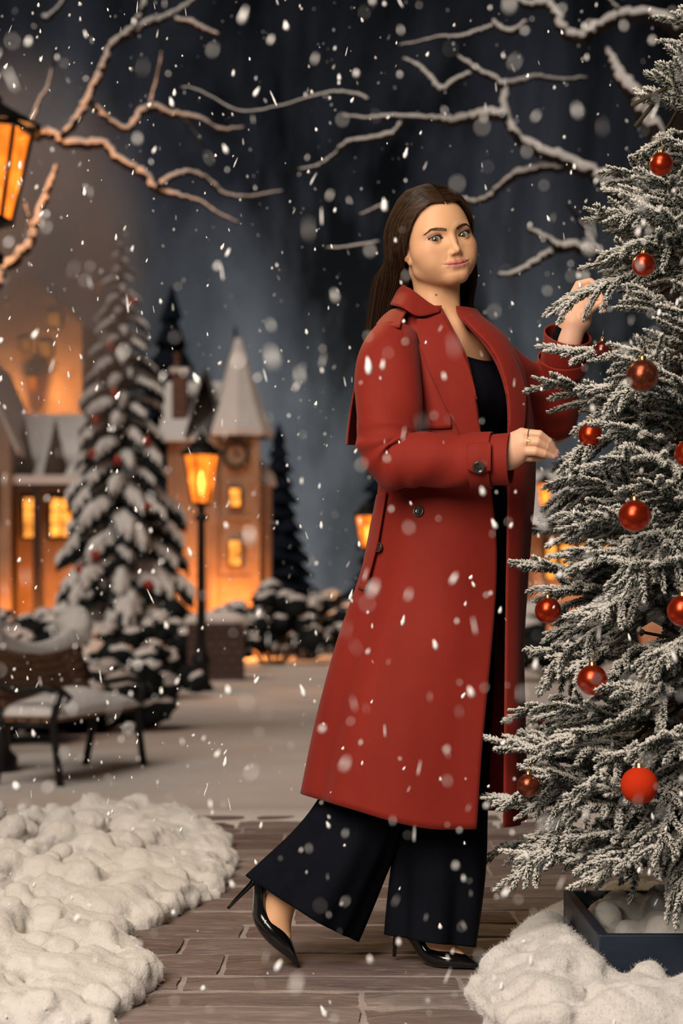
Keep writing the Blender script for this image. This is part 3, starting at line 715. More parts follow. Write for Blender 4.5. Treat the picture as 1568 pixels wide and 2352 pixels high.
def build_bare_trees():
    Rb = [
        [1, (1545, 620, 40), (1500, 540, 38), (1440, 465, 36), (1380, 415, 32), (1310, 378, 28), (1240, 352, 26), (1190, 315, 22), (1162, 262, 19), (1150, 195, 16), (1095, 163, 13), (1050, 130, 9)],
        [1, (1162, 268, 20), (1130, 266, 24), (1090, 272, 24), (1040, 280, 20), (1000, 274, 14), (920, 270, 11), (850, 272, 10), (785, 267, 6)],
        [.4, (930, 274, 13), (905, 305, 13), (850, 322, 12), (800, 328, 11), (775, 350, 10), (755, 368, 9), (720, 385, 8), (670, 392, 6), (630, 402, 4)],
        [1, (1320, 385, 20), (1245, 388, 19), (1190, 402, 19), (1150, 430, 16), (1118, 458, 14), (1085, 464, 11), (1060, 455, 6)],
        [1, (1150, 198, 14), (1190, 188, 13), (1235, 178, 11), (1280, 185, 10), (1350, 180, 7)],
        [1, (1480, 640, 26), (1400, 600, 22), (1345, 572, 20), (1300, 568, 22), (1270, 575, 20), (1235, 600, 16), (1190, 626, 13), (1142, 632, 9)],
        [1, (1285, 572, 18), (1255, 550, 14), (1235, 538, 11), (1212, 526, 8)],
        [1, (1600, 90, 34), (1560, 70, 32), (1500, 42, 28), (1440, 36, 26), (1390, 55, 26), (1350, 85, 28), (1325, 92, 26), (1295, 75, 24), (1275, 35, 22), (1255, 12, 20), (1210, 14, 18), (1160, -5, 14)],
        [1, (1530, 380, 46), (1495, 290, 40), (1462, 235, 36), (1430, 190, 30), (1410, 150, 22), (1393, 112, 12)],
        [1, (1080, 170, 12), (1050, 185, 14), (1012, 206, 14), (985, 175, 12), (955, 150, 10), (925, 135, 7)],
        [1, (1209, 52, 12), (1178, 75, 14), (1150, 68, 12), (1132, 48, 9)],
        [1, (1132, 62, 10), (1100, 73, 11), (1060, 86, 10), (1010, 86, 7), (970, 95, 6), (915, 105, 4)],
        [.2, (870, 556, 7), (820, 565, 7), (770, 571, 6), (712, 566, 4)],
        [.2, (890, 468, 8), (850, 485, 7), (812, 500, 4)],
        [.3, (1400, 610, 16), (1360, 560, 12), (1340, 520, 9), (1300, 470, 6)],
        [.8, (850, 232, 9), (815, 217, 8), (765, 214, 8), (714, 224, 7), (632, 247, 6), (546, 255, 6), (454, 207, 5), (398, 201, 3)],
        [1, (1420, 25, 10), (1395, -5, 9), (1370, -30, 6)]]
    bare_tree('bare tree with snow along its twisted branches, rising behind the frosted tree', [(1580, 1800, 110), (1575, 1300, 90), (1560, 800, 76), (1545, 600, 64), (1560, 300, 50), (1600, 50, 40)], Rb, 11.0, 3)
    Lb = [
        [1, (-70, 730, 40), (-20, 670, 30), (10, 625, 24), (45, 590, 22), (72, 555, 20), (85, 500, 18), (105, 450, 17), (118, 415, 14), (130, 378, 8)],
        [.8, (75, 550, 10), (65, 500, 8), (55, 460, 5)],
        [1, (-60, 400, 34), (30, 330, 26), (90, 312, 22), (120, 312, 20), (150, 332, 20), (200, 336, 22), (242, 336, 18), (275, 372, 19), (330, 400, 20), (358, 436, 18), (420, 452, 9), (460, 464, 8), (500, 490, 6), (548, 512, 4)],
        [1, (362, 430, 15), (400, 405, 13), (440, 398, 11), (480, 415, 10), (515, 446, 9), (560, 452, 7), (600, 448, 6), (650, 438, 4)],
        [1, (140, 318, 16), (175, 278, 18), (195, 245, 17), (215, 200, 17), (238, 150, 16), (258, 105, 15), (290, 80, 14), (322, 40, 14), (335, -10, 12)],
        [1, (268, 98, 14), (335, 58, 17), (370, 48, 15), (410, 24, 11), (455, -8, 8)],
        [1, (400, 45, 12), (440, 55, 13), (470, 70, 12), (502, 82, 7)],
        [1, (214, 236, 13), (240, 268, 14), (285, 298, 14), (312, 278, 16), (340, 250, 18), (400, 264, 15), (460, 274, 11), (505, 298, 8), (562, 293, 5)],
        [.2, (342, 250, 8), (355, 200, 6), (370, 130, 4), (368, 90, 3)],
        [.2, (415, 268, 7), (440, 300, 6), (480, 350, 3)],
        [.6, (100, 45, 14), (112, 40, 13), (135, 20, 11), (155, -10, 8)],
        [.6, (40, 330, 12), (75, 270, 10), (95, 225, 8), (112, 190, 6), (130, 110, 5)]]
    bare_tree('bare tree with snowy branches beside the tall street lamp', [(-110, 1750, 90), (-105, 1200, 76), (-95, 800, 66), (-75, 560, 52), (-60, 380, 40), (-40, 150, 30)], Lb, 14.5, 4)
build_bare_trees()

def build_haze():
    """lamp-lit mist hanging in the air behind the tall lamp"""
    m = bpy.data.materials.new('lamp_mist'); m.use_nodes = True; nt = m.node_tree; N = nt.nodes; L = nt.links; N.clear()
    out = N.new('ShaderNodeOutputMaterial'); sc = N.new('ShaderNodeVolumeScatter'); sc.inputs['Color'].default_value = (.95, .92, .88, 1)
    tc = N.new('ShaderNodeTexCoord'); ln = N.new('ShaderNodeVectorMath'); ln.operation = 'LENGTH'; L.new(tc.outputs['Object'], ln.inputs[0])
    mr = N.new('ShaderNodeMapRange'); mr.interpolation_type = 'SMOOTHSTEP'; mr.inputs['From Min'].default_value = 1.0; mr.inputs['From Max'].default_value = .15; mr.inputs['To Min'].default_value = 0; mr.inputs['To Max'].default_value = 1.8
    L.new(ln.outputs['Value'], mr.inputs['Value']); L.new(mr.outputs['Result'], sc.inputs['Density']); L.new(sc.outputs['Volume'], out.inputs['Volume'])
    mb = MB(); mb.lathe([(math.sin(t), -math.cos(t)) for t in np.linspace(0, math.pi, 17)], 24); o = mb.build('lamp_mist', m); o.location = P(50, 620, 15.9); o.scale = (1.35, 1.2, 2.3)
    tag(o, 'amber mist glowing in the lamp light above the cottage', 'mist', kind='stuff')
build_haze()
# ------------------------------------------------------------------ frosted tree, planter, baubles
TREE = np.array((.80, 3.80))
def tree_R(z): return interp(z, [.18, .32, .45, .95, 1.48, 1.76, 2.09, 2.26], [.40, .50, .51, .45, .355, .235, .085, .03])
MAT['needles'] = None
def needle_material():
    m = mat('frosted_needles', rough=.8, spec=.15, attr='Col', bump=(900, .5, .002)); MAT['needles'] = m
needle_material()
MAT['stem'] = mat('tree_stem', (.07, .05, .035), rough=.9, bump=(80, .5, .01))
GREENS = [(.040, .062, .056), (.055, .078, .066), (.030, .048, .045), (.060, .082, .040)]
FROST = np.array((.72, .70, .66))
def spray_mesh(name, length, seed, frost=.75, droop=.10):
    """a feathery spray along +x: stem, side twigs, needles; z is up"""
    R = np.random.RandomState(seed); V = []; F = []; C = []; n0 = 0
    def needle(p, d, ln, th, fr, col):
        nonlocal n0
        d = d/np.linalg.norm(d); a = np.cross(d, [0, 0, 1.0]); l = np.linalg.norm(a)
        a = a/l if l > 1e-3 else np.array([0, 1.0, 0]); b = np.cross(a, d)
        q = p+d*ln*.66; t1 = th*(1+.7*fr)
        V.extend([p-a*th*.5, p+a*th*.5, q-a*t1*.6-b*t1*.3, q+a*t1*.6-b*t1*.3, q+b*t1*.7, p+d*ln])
        F.extend([(n0, n0+1, n0+3, n0+2), (n0+1, n0+4, n0+3), (n0, n0+2, n0+4), (n0, n0+4, n0+1), (n0+2, n0+3, n0+5), (n0+3, n0+4, n0+5), (n0+4, n0+2, n0+5)])
        g = np.array(col); f0 = fr*.28; f1 = min(1, fr*1.25)
        C.extend([g*(1-f0)+FROST*f0]*2+[g*(1-f1)+FROST*f1]*2+[g*(1-f1)+FROST*f1, g*(1-f1*.9)+FROST*f1*.9]); n0 += 6
    def twig(pts, rad_n, dens):
        pts = np.array(pts); L = np.linalg.norm(np.diff(pts, axis=0), axis=1).sum(); k = int(L*dens)
        S = spline(pts, 40)
        for i in range(k):
            t = (i+R.rand())/k; s = t*39; j = min(int(s), 38); p = S[j]+(S[j+1]-S[j])*(s-j); d = S[min(j+1, 39)]-S[j]; d /= np.linalg.norm(d)
            ang = R.rand()*2*np.pi; a = np.cross(d, [0, 0, 1.0]); a /= np.linalg.norm(a)+1e-9; b = np.cross(a, d)
            rad = math.cos(ang)*a+math.sin(ang)*b; fwd = R.uniform(.85, 1.6)
            if t > .93: fwd += 1.2
            dr = d*fwd+rad
            ln = rad_n*R.uniform(.75, 1.15)*(1-.35*max(0, t-.8)/.2)
            fr = np.clip(frost*(.62+.50*rad[2]+R.uniform(-.30, .30)), .04, 1)
            needle(p, dr, ln, .0017, fr, GREENS[R.randint(4)])
    def stem_pts(o, d, ln, dz):
        d = np.array(d)/np.linalg.norm(d); return [np.array(o)+d*ln*t+np.array((0, 0, -dz*t*t*ln)) for t in np.linspace(0, 1, 5)]
    main = stem_pts((0, 0, 0), (1, 0, R.uniform(.0, .18)), length, droop); twig(main, .0135, 2100)
    M = spline(np.array(main), 40); nt = max(5, int(length/.026)); stems = [main]
    for i in range(nt):
        t = .10+.80*i/nt+R.uniform(-.02, .02); p = M[int(t*39)]; s = 1 if i % 2 else -1
        ln = (.045+.085*(1-t))*R.uniform(.8, 1.2)*min(1, length/.2)**.5; an = math.radians(R.uniform(24, 44))
        d = (math.cos(an), s*math.sin(an), R.uniform(-.12, .25)); tp = stem_pts(p, d, ln, droop*1.6); twig(tp, .0128, 2000); stems.append(tp)
    mb = MB(); mb.add(np.array(V), F); nc = len(V)
    for k, s in enumerate(stems): mb.tube(s, np.linspace(.0030 if k == 0 else .0018, .0009, 5), 5)
    # bare inner stem back to the trunk
    mb.tube([(-.16, 0, -.012), (-.08, 0, -.004), (0, 0, 0)], [.0045, .004, .003], 5)
    me = mb.mesh(name); cols = np.concatenate([np.array(C), np.tile((.060, .048, .035), (mb.n-nc, 1))]); set_colors(me, cols)
    me.materials.append(MAT['needles']); return me
def build_tree():
    root = empty('christmas_tree', (TREE[0], TREE[1], .03), 'snow-flocked artificial fir in a navy planter, hung with red baubles', 'christmas tree')
    mb = MB(); mb.tube([(TREE[0], TREE[1], .03), (TREE[0], TREE[1], 1.2), (TREE[0], TREE[1], 2.27)], [.030, .024, .006], 12); mb.build('trunk', MAT['stem'], root)
    R = random.Random(4); O = root.location
    vs = {}
    for kind, ln in (('s', .13), ('m', .20), ('l', .29)):
        vs[kind] = [spray_mesh('spray', ln, 30+i+int(ln*1000), frost=(.86, .70, .95)[i % 3], droop=(.10, .30, -.05)[i % 3]) for i in range(3)]
    lens = {'s': .13, 'm': .20, 'l': .29}
    def put(kind, tip, az, elev, roll, scale=1.16, v=None):
        me = vs[kind][R.randrange(3) if v is None else v]
        o = bpy.data.objects.new('branch', me); COL.objects.link(o); o.parent = root
        rot = Euler((roll, -elev, az), 'XYZ'); L = lens[kind]*scale
        d = rot.to_matrix() @ Vector((1, 0, 0))
        o.rotation_euler = rot; o.scale = (scale,)*3; o.location = Vector(tip)-d*L-O
    cnt = 0
    # sprays whose tips stand out against the background, placed where the photo shows them
    def azi(x, y): return math.atan2(y-TREE[1], x-TREE[0])
    hero = [ # px, py, dist, elevation(deg), kind
        (1250, 677, 3.74, -12, 'l'), (1248, 816, 3.70, 0, 'l'), (1222, 874, 3.72, 18, 'l'), (1268, 1045, 3.66, -18, 'm'), (1262, 1072, 3.66, 8, 'm'),
        (1342, 514, 3.74, 12, 'l'), (1396, 386, 3.74, 14, 'm'), (1420, 455, 3.72, 6, 'm'), (1460, 320, 3.70, -12, 'm'), (1500, 180, 3.72, 22, 's'), (1540, 35, 3.75, 30, 's'), (1462, 235, 3.8, 10, 's'),
        (1398, 470, 3.7, 0, 'm'), (1376, 602, 3.72, 6, 'm'), (1385, 560, 3.68, -8, 'm'), (1325, 975, 3.68, -22, 'm'), 
        (1266, 1120, 3.80, -6, 'm'), (1246, 1150, 3.92, -14, 'm'), (1215, 1252, 3.95, -4, 'l'), (1290, 1205, 3.70, -8, 'm'), (1300, 1240, 3.62, -16, 'm'), (1305, 1170, 3.66, 12, 's'),
        (1172, 1333, 3.72, 2, 'l'), (1232, 1352, 3.66, 6, 'm'), (1278, 1320, 3.64, 20, 'm'), (1222, 1500, 3.70, 4, 'm'), (1216, 1560, 3.62, -32, 'm'), (1285, 1570, 3.60, -30, 's'), (1232, 1590, 3.66, 16, 'm'),
        (1170, 1640, 3.72, 4, 'l'), (1200, 1700, 3.74, 4, 'm'), (1112, 1742, 3.72, 6, 'l'), (1178, 1762, 3.66, -4, 'l'), (1104, 1843, 3.78, 4, 'l'), (1146, 1862, 3.70, -26, 'm'), (1185, 1882, 3.70, -26, 'm'),
        (1118, 1915, 4.02, 0, 'l'), (1208, 1935, 3.72, 6, 'l'), (1170, 2062, 3.64, -46, 'l'), (1192, 1995, 3.66, -18, 'm'), (1335, 1935, 3.50, 4, 'l'), (1375, 2050, 3.48, -28, 'm'), (1320, 1850, 3.46, -30, 'm'), (1300, 1680, 3.52, 20, 'l'),
        (1410, 2010, 3.44, -16, 'm'), (1500, 1990, 3.40, -40, 'm'), (1195, 1810, 3.62, 6, 'l'), (1345, 1775, 3.46, 20, 'm'), (1250, 1420, 3.9, 8, 'm'), (1330, 1440, 3.52, -20, 'm'), (1415, 1560, 3.44, 10, 'm'),
        (1330, 1350, 3.55, -26, 'l'), (1310, 1290, 3.58, -6, 'm'), (1390, 1210, 3.48, 6, 'l'), (1420, 1320, 3.45, -20, 'l'), (1470, 1110, 3.45, 12, 'l'), (1390, 1080, 3.50, -8, 'm'), (1350, 905, 3.62, -10, 'm'), (1405, 905, 3.52, -24, 'm')]
    for px, py, d, el, kind in hero:
        p = P(px, py, d); a = azi(p.x, p.y)+R.uniform(-.12, .12)
        put(kind, p, a, math.radians(el), R.uniform(-.5, .5)); cnt += 1
    SIL = ([-200, 0, 180, 320, 420, 500, 620, 660, 760, 830, 900, 960, 1050, 1150, 1250, 1330, 1450, 1550, 1650, 1750, 1850, 1950, 2050, 2100], [1580, 1548, 1508, 1468, 1424, 1404, 1396, 1392, 1388, 1382, 1352, 1338, 1312, 1300, 1290, 1280, 1282, 1268, 1250, 1232, 1222, 1250, 1340, 1520])
    def inside(t):
        px = t[0]/t[1]*F_PX+784; py = HORIZON-(t[2]-CAM_H)/t[1]*F_PX
        return px > interp(py, *SIL)+14
    # the rest: whorls, denser on the side in view
    z = .24
    while z < 2.22:
        Rz = tree_R(z); n = max(4, int(2*math.pi*Rz/.108)); ph = R.uniform(0, 6.28)
        for i in range(n):
            a = ph+i*2*math.pi/n+R.uniform(-.15, .15); am = (a+math.pi) % (2*math.pi)-math.pi
            view = math.cos(am-math.radians(-130))
            if view < -.35 and R.random() < .75: continue
            kind = 'l' if Rz > .4 and R.random() < .5 else ('m' if Rz > .18 else 's')
            rr = Rz*R.uniform(.76, .95); zz = z+R.uniform(-.06, .06)
            tip = (TREE[0]+rr*math.cos(a), TREE[1]+rr*math.sin(a), zz)
            if not inside(tip): continue
            el = math.radians(lerp(-8, 32, min(1, max(0, (z-.3)/1.8)))+R.uniform(-18, 16))
            put(kind, tip, a, el, R.uniform(-.6, .6)); cnt += 1
        z += .12 if z < 1.9 else .09
    for i in range(3):
        put('s', (TREE[0]+.01*i, TREE[1], 2.32+.02*i), i*2.1, math.radians(80-8*i), 0)
    # inner fill
    for i in range(64):
        z = R.uniform(.28, 1.9); a = math.radians(-130)+R.uniform(-1.5, 1.5); rr = tree_R(z)*R.uniform(.35, .62)
        put('m', (TREE[0]+rr*math.cos(a), TREE[1]+rr*math.sin(a), z), a, R.uniform(-.3, .6), R.uniform(-1, 1), 1.0, 1); cnt += 1
    print('branches', cnt)
    return root
build_tree()

MAT['navy_paint'] = mat('navy_painted_wood', (.011, .018, .034), rough=.42, spec=.45, var=(9, (.016, .025, .043), .4, .7), bump=(60, .12, .004), stretch=(1, 1, 4))
def build_planter():
    x0, x1, y0, y1, h, t = .517, 1.075, 3.50, 4.06, .146, .022
    root = empty('tree_planter', ((x0+x1)/2, (y0+y1)/2, 0), 'square navy painted wooden planter box at the foot of the frosted tree', 'planter')
    def panel(a, b):
        mb = MB(); mb.box(a, b); o = mb.build('panel', MAT['navy_paint'], root, smooth=False); modifier(o, 'BEVEL', width=.003, segments=2)
    panel((x0, y0, 0), (x1, y0+t, h)); panel((x0, y1-t, 0), (x1, y1, h)); panel((x0, y0+t, 0), (x0+t, y1-t, h)); panel((x1-t, y0+t, 0), (x1, y1-t, h))
    mb = MB(); mb.box((x0+t, y0+t, .0), (x1-t, y1-t, .02)); mb.build('base_board', MAT['navy_paint'], root, smooth=False)
build_planter()

MAT['bauble_satin'] = mat('satin_red_bauble', (.50, .040, .010), rough=.27, metal=.85, spec=.5, coat=.15)
MAT['bauble_copper'] = mat('speckled_copper_bauble', (.20, .045, .022), rough=.26, metal=.8, var=(90, (.42, .12, .055), .5, .72), bump=(260, .15, .002))
MAT['bauble_dark'] = mat('dark_red_bauble', (.11, .014, .010), rough=.2, metal=.6, coat=.5)
MAT['bauble_matte'] = mat('matte_orange_bauble', (.50, .030, .006), rough=.85, spec=.1, bump=(700, .4, .002))
def build_baubles():
    g = 'satin red baubles on the frosted tree'
    lst = [(1518, 377, 3.575, 27, 'satin', 'topmost satin red bauble on the frosted tree', g), (1478, 608, 3.50, 27, 'satin', 'second satin red bauble down from the tip of the frosted tree', g), (1356, 999, 3.66, 28, 'satin', 'small satin red bauble on a branch tip just past the ringed hand', g), (1457, 1185, 3.43, 37, 'satin', 'large satin red bauble of the frosted tree, below the copper bauble by the sleeve', g),
           (1258, 1402, 3.64, 30, 'satin', 'satin red bauble dangling beside the coat skirt, above the shaded dark bauble', g), (1567, 1403, 3.40, 36, 'satin', 'satin red bauble deep in the frosted tree, straight above the planter', g), (1360, 1562, 3.50, 35, 'satin', 'satin red bauble hung midway between the coat skirt and the matte orange bauble', g), (1580, 1042, 3.42, 32, 'satin', 'satin red bauble close to the frosted tree trunk, level with the ringed hand', g),
           (1475, 863, 3.45, 37, 'copper', 'speckled copper bauble high on the frosted tree, beside the raised sleeve', None),
           (1213, 1804, 3.60, 27, 'copper', 'speckled copper bauble low on the frosted tree, in front of the coat hem', None),
           (1383, 806, 3.72, 23, 'dark', 'dark red bauble half hidden behind a frosted branch by the raised cuff', None),
           (1258, 1660, 3.86, 23, 'dark', 'dark glossy bauble in shade behind the lower frosted branches', None),
           (1468, 1804, 3.40, 43, 'matte', 'large matte orange-red bauble just above the navy planter', None)]
    for px, py, d, r, kind, lab, grp in lst:
        c = P(px, py, d); rr = r/F_PX*d; root = empty('bauble', c, lab, 'bauble', grp)
        mb = MB(); prof = [(rr*math.sin(t), -rr*math.cos(t)) for t in np.linspace(0, math.pi, 33)]; mb.lathe(prof, 48)
        mb.build('ball', MAT['bauble_'+kind], root, loc=(0, 0, 0))
        mb = MB(); mb.lathe([(rr*.0, rr*1.24), (rr*.20, rr*1.22), (rr*.24, rr*1.16), (rr*.235, rr*1.0), (rr*.27, rr*.955)], 20)
        mb.build('cap', MAT['brass'], root, loc=(0, 0, 0))
        mb = MB(); mb.tube([(rr*.12*math.cos(t), 0, rr*1.30+rr*.12*math.sin(t)) for t in np.linspace(0, 2*math.pi, 13)], .0006, 5, caps=False)
        mb.tube([(0, 0, rr*1.4), (.003, .002, rr*1.4+.018)], .0005, 5); mb.build('hook', MAT['brass'], root, loc=(0, 0, 0))
build_baubles()

# ---- cotton snow ---------------------------------------------------------------------------
MAT['cotton'] = mat('cotton_snow', (.64, .62, .60), rough=.95, spec=.1, sss=.0, sheen=.3, bump=[(40, .35, .02), (420, .5, .004)])
def cotton(name, label, pts, lo, hi, step, seed, fibres, floor=None):
    """pts: (x, y, z, r) puffs"""
    f = Field(*[np.arange(lo[i], hi[i], step) for i in range(3)])
    for x, y, z, r in pts: f.cap((x, y, z), (x+.001, y, z), r, r, r*.55)
    R = np.random.RandomState(seed)
    X, Y, Z = np.meshgrid(*f.ax, indexing='ij')
    nz = np.zeros_like(f.F)
    for fr, am in ((20, .007), (45, .006), (95, .0035), (190, .0016)):
        a = [R.randn(3) for _ in range(3)]; a = [v/np.linalg.norm(v)*fr for v in a]
        w = np.sin(X*a[0][0]+Y*a[0][1]+Z*a[0][2]+1.7*np.sin((X*a[1][0]+Y*a[1][1]+Z*a[1][2])*.6))*np.sin(X*a[1][0]+Y*a[1][1]+Z*a[1][2]+1.3*np.sin((X*a[2][0]+Y*a[2][1]+Z*a[2][2])*.7))*1.2
        nz += am*w
    f.F += nz
    V, Q = f.nets()
    mb = MB(); mb.add(V, Q)
    # loose fibres so that the outline is fuzzy
    tri = V[Q]; ctr = tri.mean(1); nor = np.cross(tri[:, 2]-tri[:, 0], tri[:, 3]-tri[:, 1]); nor /= np.linalg.norm(nor, axis=1)[:, None]+1e-12
    idx = R.randint(0, len(Q), fibres); fv = []; ff = []; k = 0
    for i in idx:
        p = ctr[i]; n = nor[i]*.7+R.randn(3)*.55; n /= np.linalg.norm(n); s = np.cross(n, R.randn(3)); s /= np.linalg.norm(s)+1e-9
        L = R.uniform(.004, .012); w = .00022; b = np.cross(n, s)*L*.35*R.randn()
        a0, a1, a2 = p-nor[i]*.002, p+n*L*.55+b*.4, p+n*L*.85+b
        fv += [a0-s*w, a0+s*w, a1-s*w*.8, a1+s*w*.8, a2]; ff += [(k, k+1, k+3, k+2), (k+2, k+3, k+4)]; k += 5
    mb.add(np.array(fv), ff)
    o = mb.build(name, MAT['cotton']); tag(o, label, 'snow', kind='stuff'); return o
def build_cotton():
    R = random.Random(8)
    # left bank: follows the edge seen along the bricks
    edge_d = [3.25, 3.42, 3.60, 3.86, 4.05, 4.27, 4.6, 4.85, 5.3, 5.9, 6.5]
    edge_px = [255, 270, 330, 350, 300, 310, 420, 500, 535, 525, 450]
    pts = []
    while len(pts) < 1500:
        y = R.uniform(3.2, 6.5); xe = PX(interp(y, edge_d, edge_px), y); x = xe-abs(R.gauss(0, .38))-.01+(R.uniform(0, .10) if R.random() < .05 else 0)
        if x < -1.75: continue
        dist = xe-x; h = .02+.085*min(1, dist/.55)*(.6+.8*float(vnoise(x*3, y*3, 6))); r = R.choice((.018, .024, .032, .042, .056))*R.uniform(.8, 1.2)*(1 if dist > .08 else .7)
        pts.append((x, y, R.uniform(-.3, 1)*h*.8+.006, r))
    cotton('cotton_snow', 'deep fluffy white cotton snow banked along the bare side of the brick path', pts, (-1.9, 3.1, -.02), (-.10, 6.65, .30), .010, 1, 90000)
    # right bank: beside and in front of the planter
    pts = []
    while len(pts) < 850:
        y = R.uniform(3.22, 4.35)
        xe = PX(interp(y, [3.2, 3.4, 3.58, 3.8, 4.1, 4.4], [1180, 1120, 1088, 1130, 1200, 1280]), y)
        x = xe+abs(R.gauss(0, .22))+.015
        if x > 1.0: continue
        if .500 < x < 1.08 and 3.49 < y < 4.07: continue
        dist = x-xe
        h = (.02+.10*min(1, dist/.22)); 
        if y < 3.5 and x > .50: h = .075
        r = R.choice((.014, .019, .026, .036, .046))*R.uniform(.8, 1.2)*(1 if dist > .05 else .7)
        if x < .517 and x+r > .515 and 3.49 < y < 4.07: x = .515-r
        if y < 3.5 and y+r > 3.498 and x > .5: y = 3.497-r
        pts.append((x, y, R.uniform(-.3, 1)*h*.8+.006, r))
    cotton('cotton_snow', 'fluffy white cotton snow heaped against the navy planter', pts, (.18, 3.1, -.02), (1.08, 4.5, .30), .0085, 2, 50000)
    pts = []
    for i in range(150):
        x = R.uniform(.575, 1.02); y = R.uniform(3.56, 4.0); r = R.uniform(.022, .036)
        pts.append((x, y, R.uniform(.07, .125)+.02*math.sin(x*9+y*7), r))
    cotton('cotton_snow', 'white cotton snow filling the inside of the navy planter', pts, (.53, 3.515, .03), (1.06, 4.045, .24), .0085, 3, 9000)
build_cotton()
# ------------------------------------------------------------------ the person: head shape
HEAD_S = 0.01*1.06                                    # one local unit (about a centimetre) in metres
HEAD_R = np.array((Matrix.Rotation(math.radians(-13.5), 3, 'Y') @ Matrix.Rotation(math.radians(21), 3, 'Z')
                   @ Matrix.Rotation(math.radians(7), 3, 'X')))
_eye_mid = np.array(P(1038, 543, 3.84))
HEAD_O = _eye_mid-HEAD_R @ (np.array([0, -8.6, 0])*HEAD_S)
def head_world(p): return np.asarray(p, float) @ HEAD_R.T*HEAD_S+HEAD_O
def head_local(w): return ((np.asarray(w)-HEAD_O) @ HEAD_R)/HEAD_S

EYE_C = (3.25, -6.95, 0.0); EYE_RAD = 1.22
def mouth_curve(x):
    """height and depth of the line between the lips at x"""
    a = np.abs(x)
    return -5.78+0.19*np.minimum(a/2.9, 1.2)**2*2.2-0.06*np.exp(-(x/.5)**2), -9.15+0.205*a**1.75
LIP_U = [(0,-8.86,-5.46),(.75,-8.88,-5.38),(1.95,-8.56,-5.42),(3.15,-7.80,-5.28)]
LIP_UR = [.38,.42,.33,.13]
LIP_L = [(0,-8.70,-6.20),(1.0,-8.66,-6.15),(2.2,-8.30,-5.82),(3.15,-7.75,-5.33)]
LIP_LR = [.52,.48,.32,.12]

def lid_upper(x):   # x: inner corner -1.5 .. outer +1.5
    t = np.clip((x+1.55)/3.1, 0, 1); return -0.10+0.30*t+0.74*(np.maximum(np.sin(np.pi*t**.85), 0)**.8)*.86
def lid_lower(x):
    t = np.clip((x+1.55)/3.1, 0, 1); return -0.10+0.30*t-0.57*(np.maximum(np.sin(np.pi*t**1.15), 0)**.85)
def sd_almond(x, y, z):
    up = lid_upper(x); lo = lid_lower(x)
    d = np.maximum(z-up, lo-z)*.9
    return np.maximum(np.maximum(d, np.abs(x)-1.55), y+0.1)

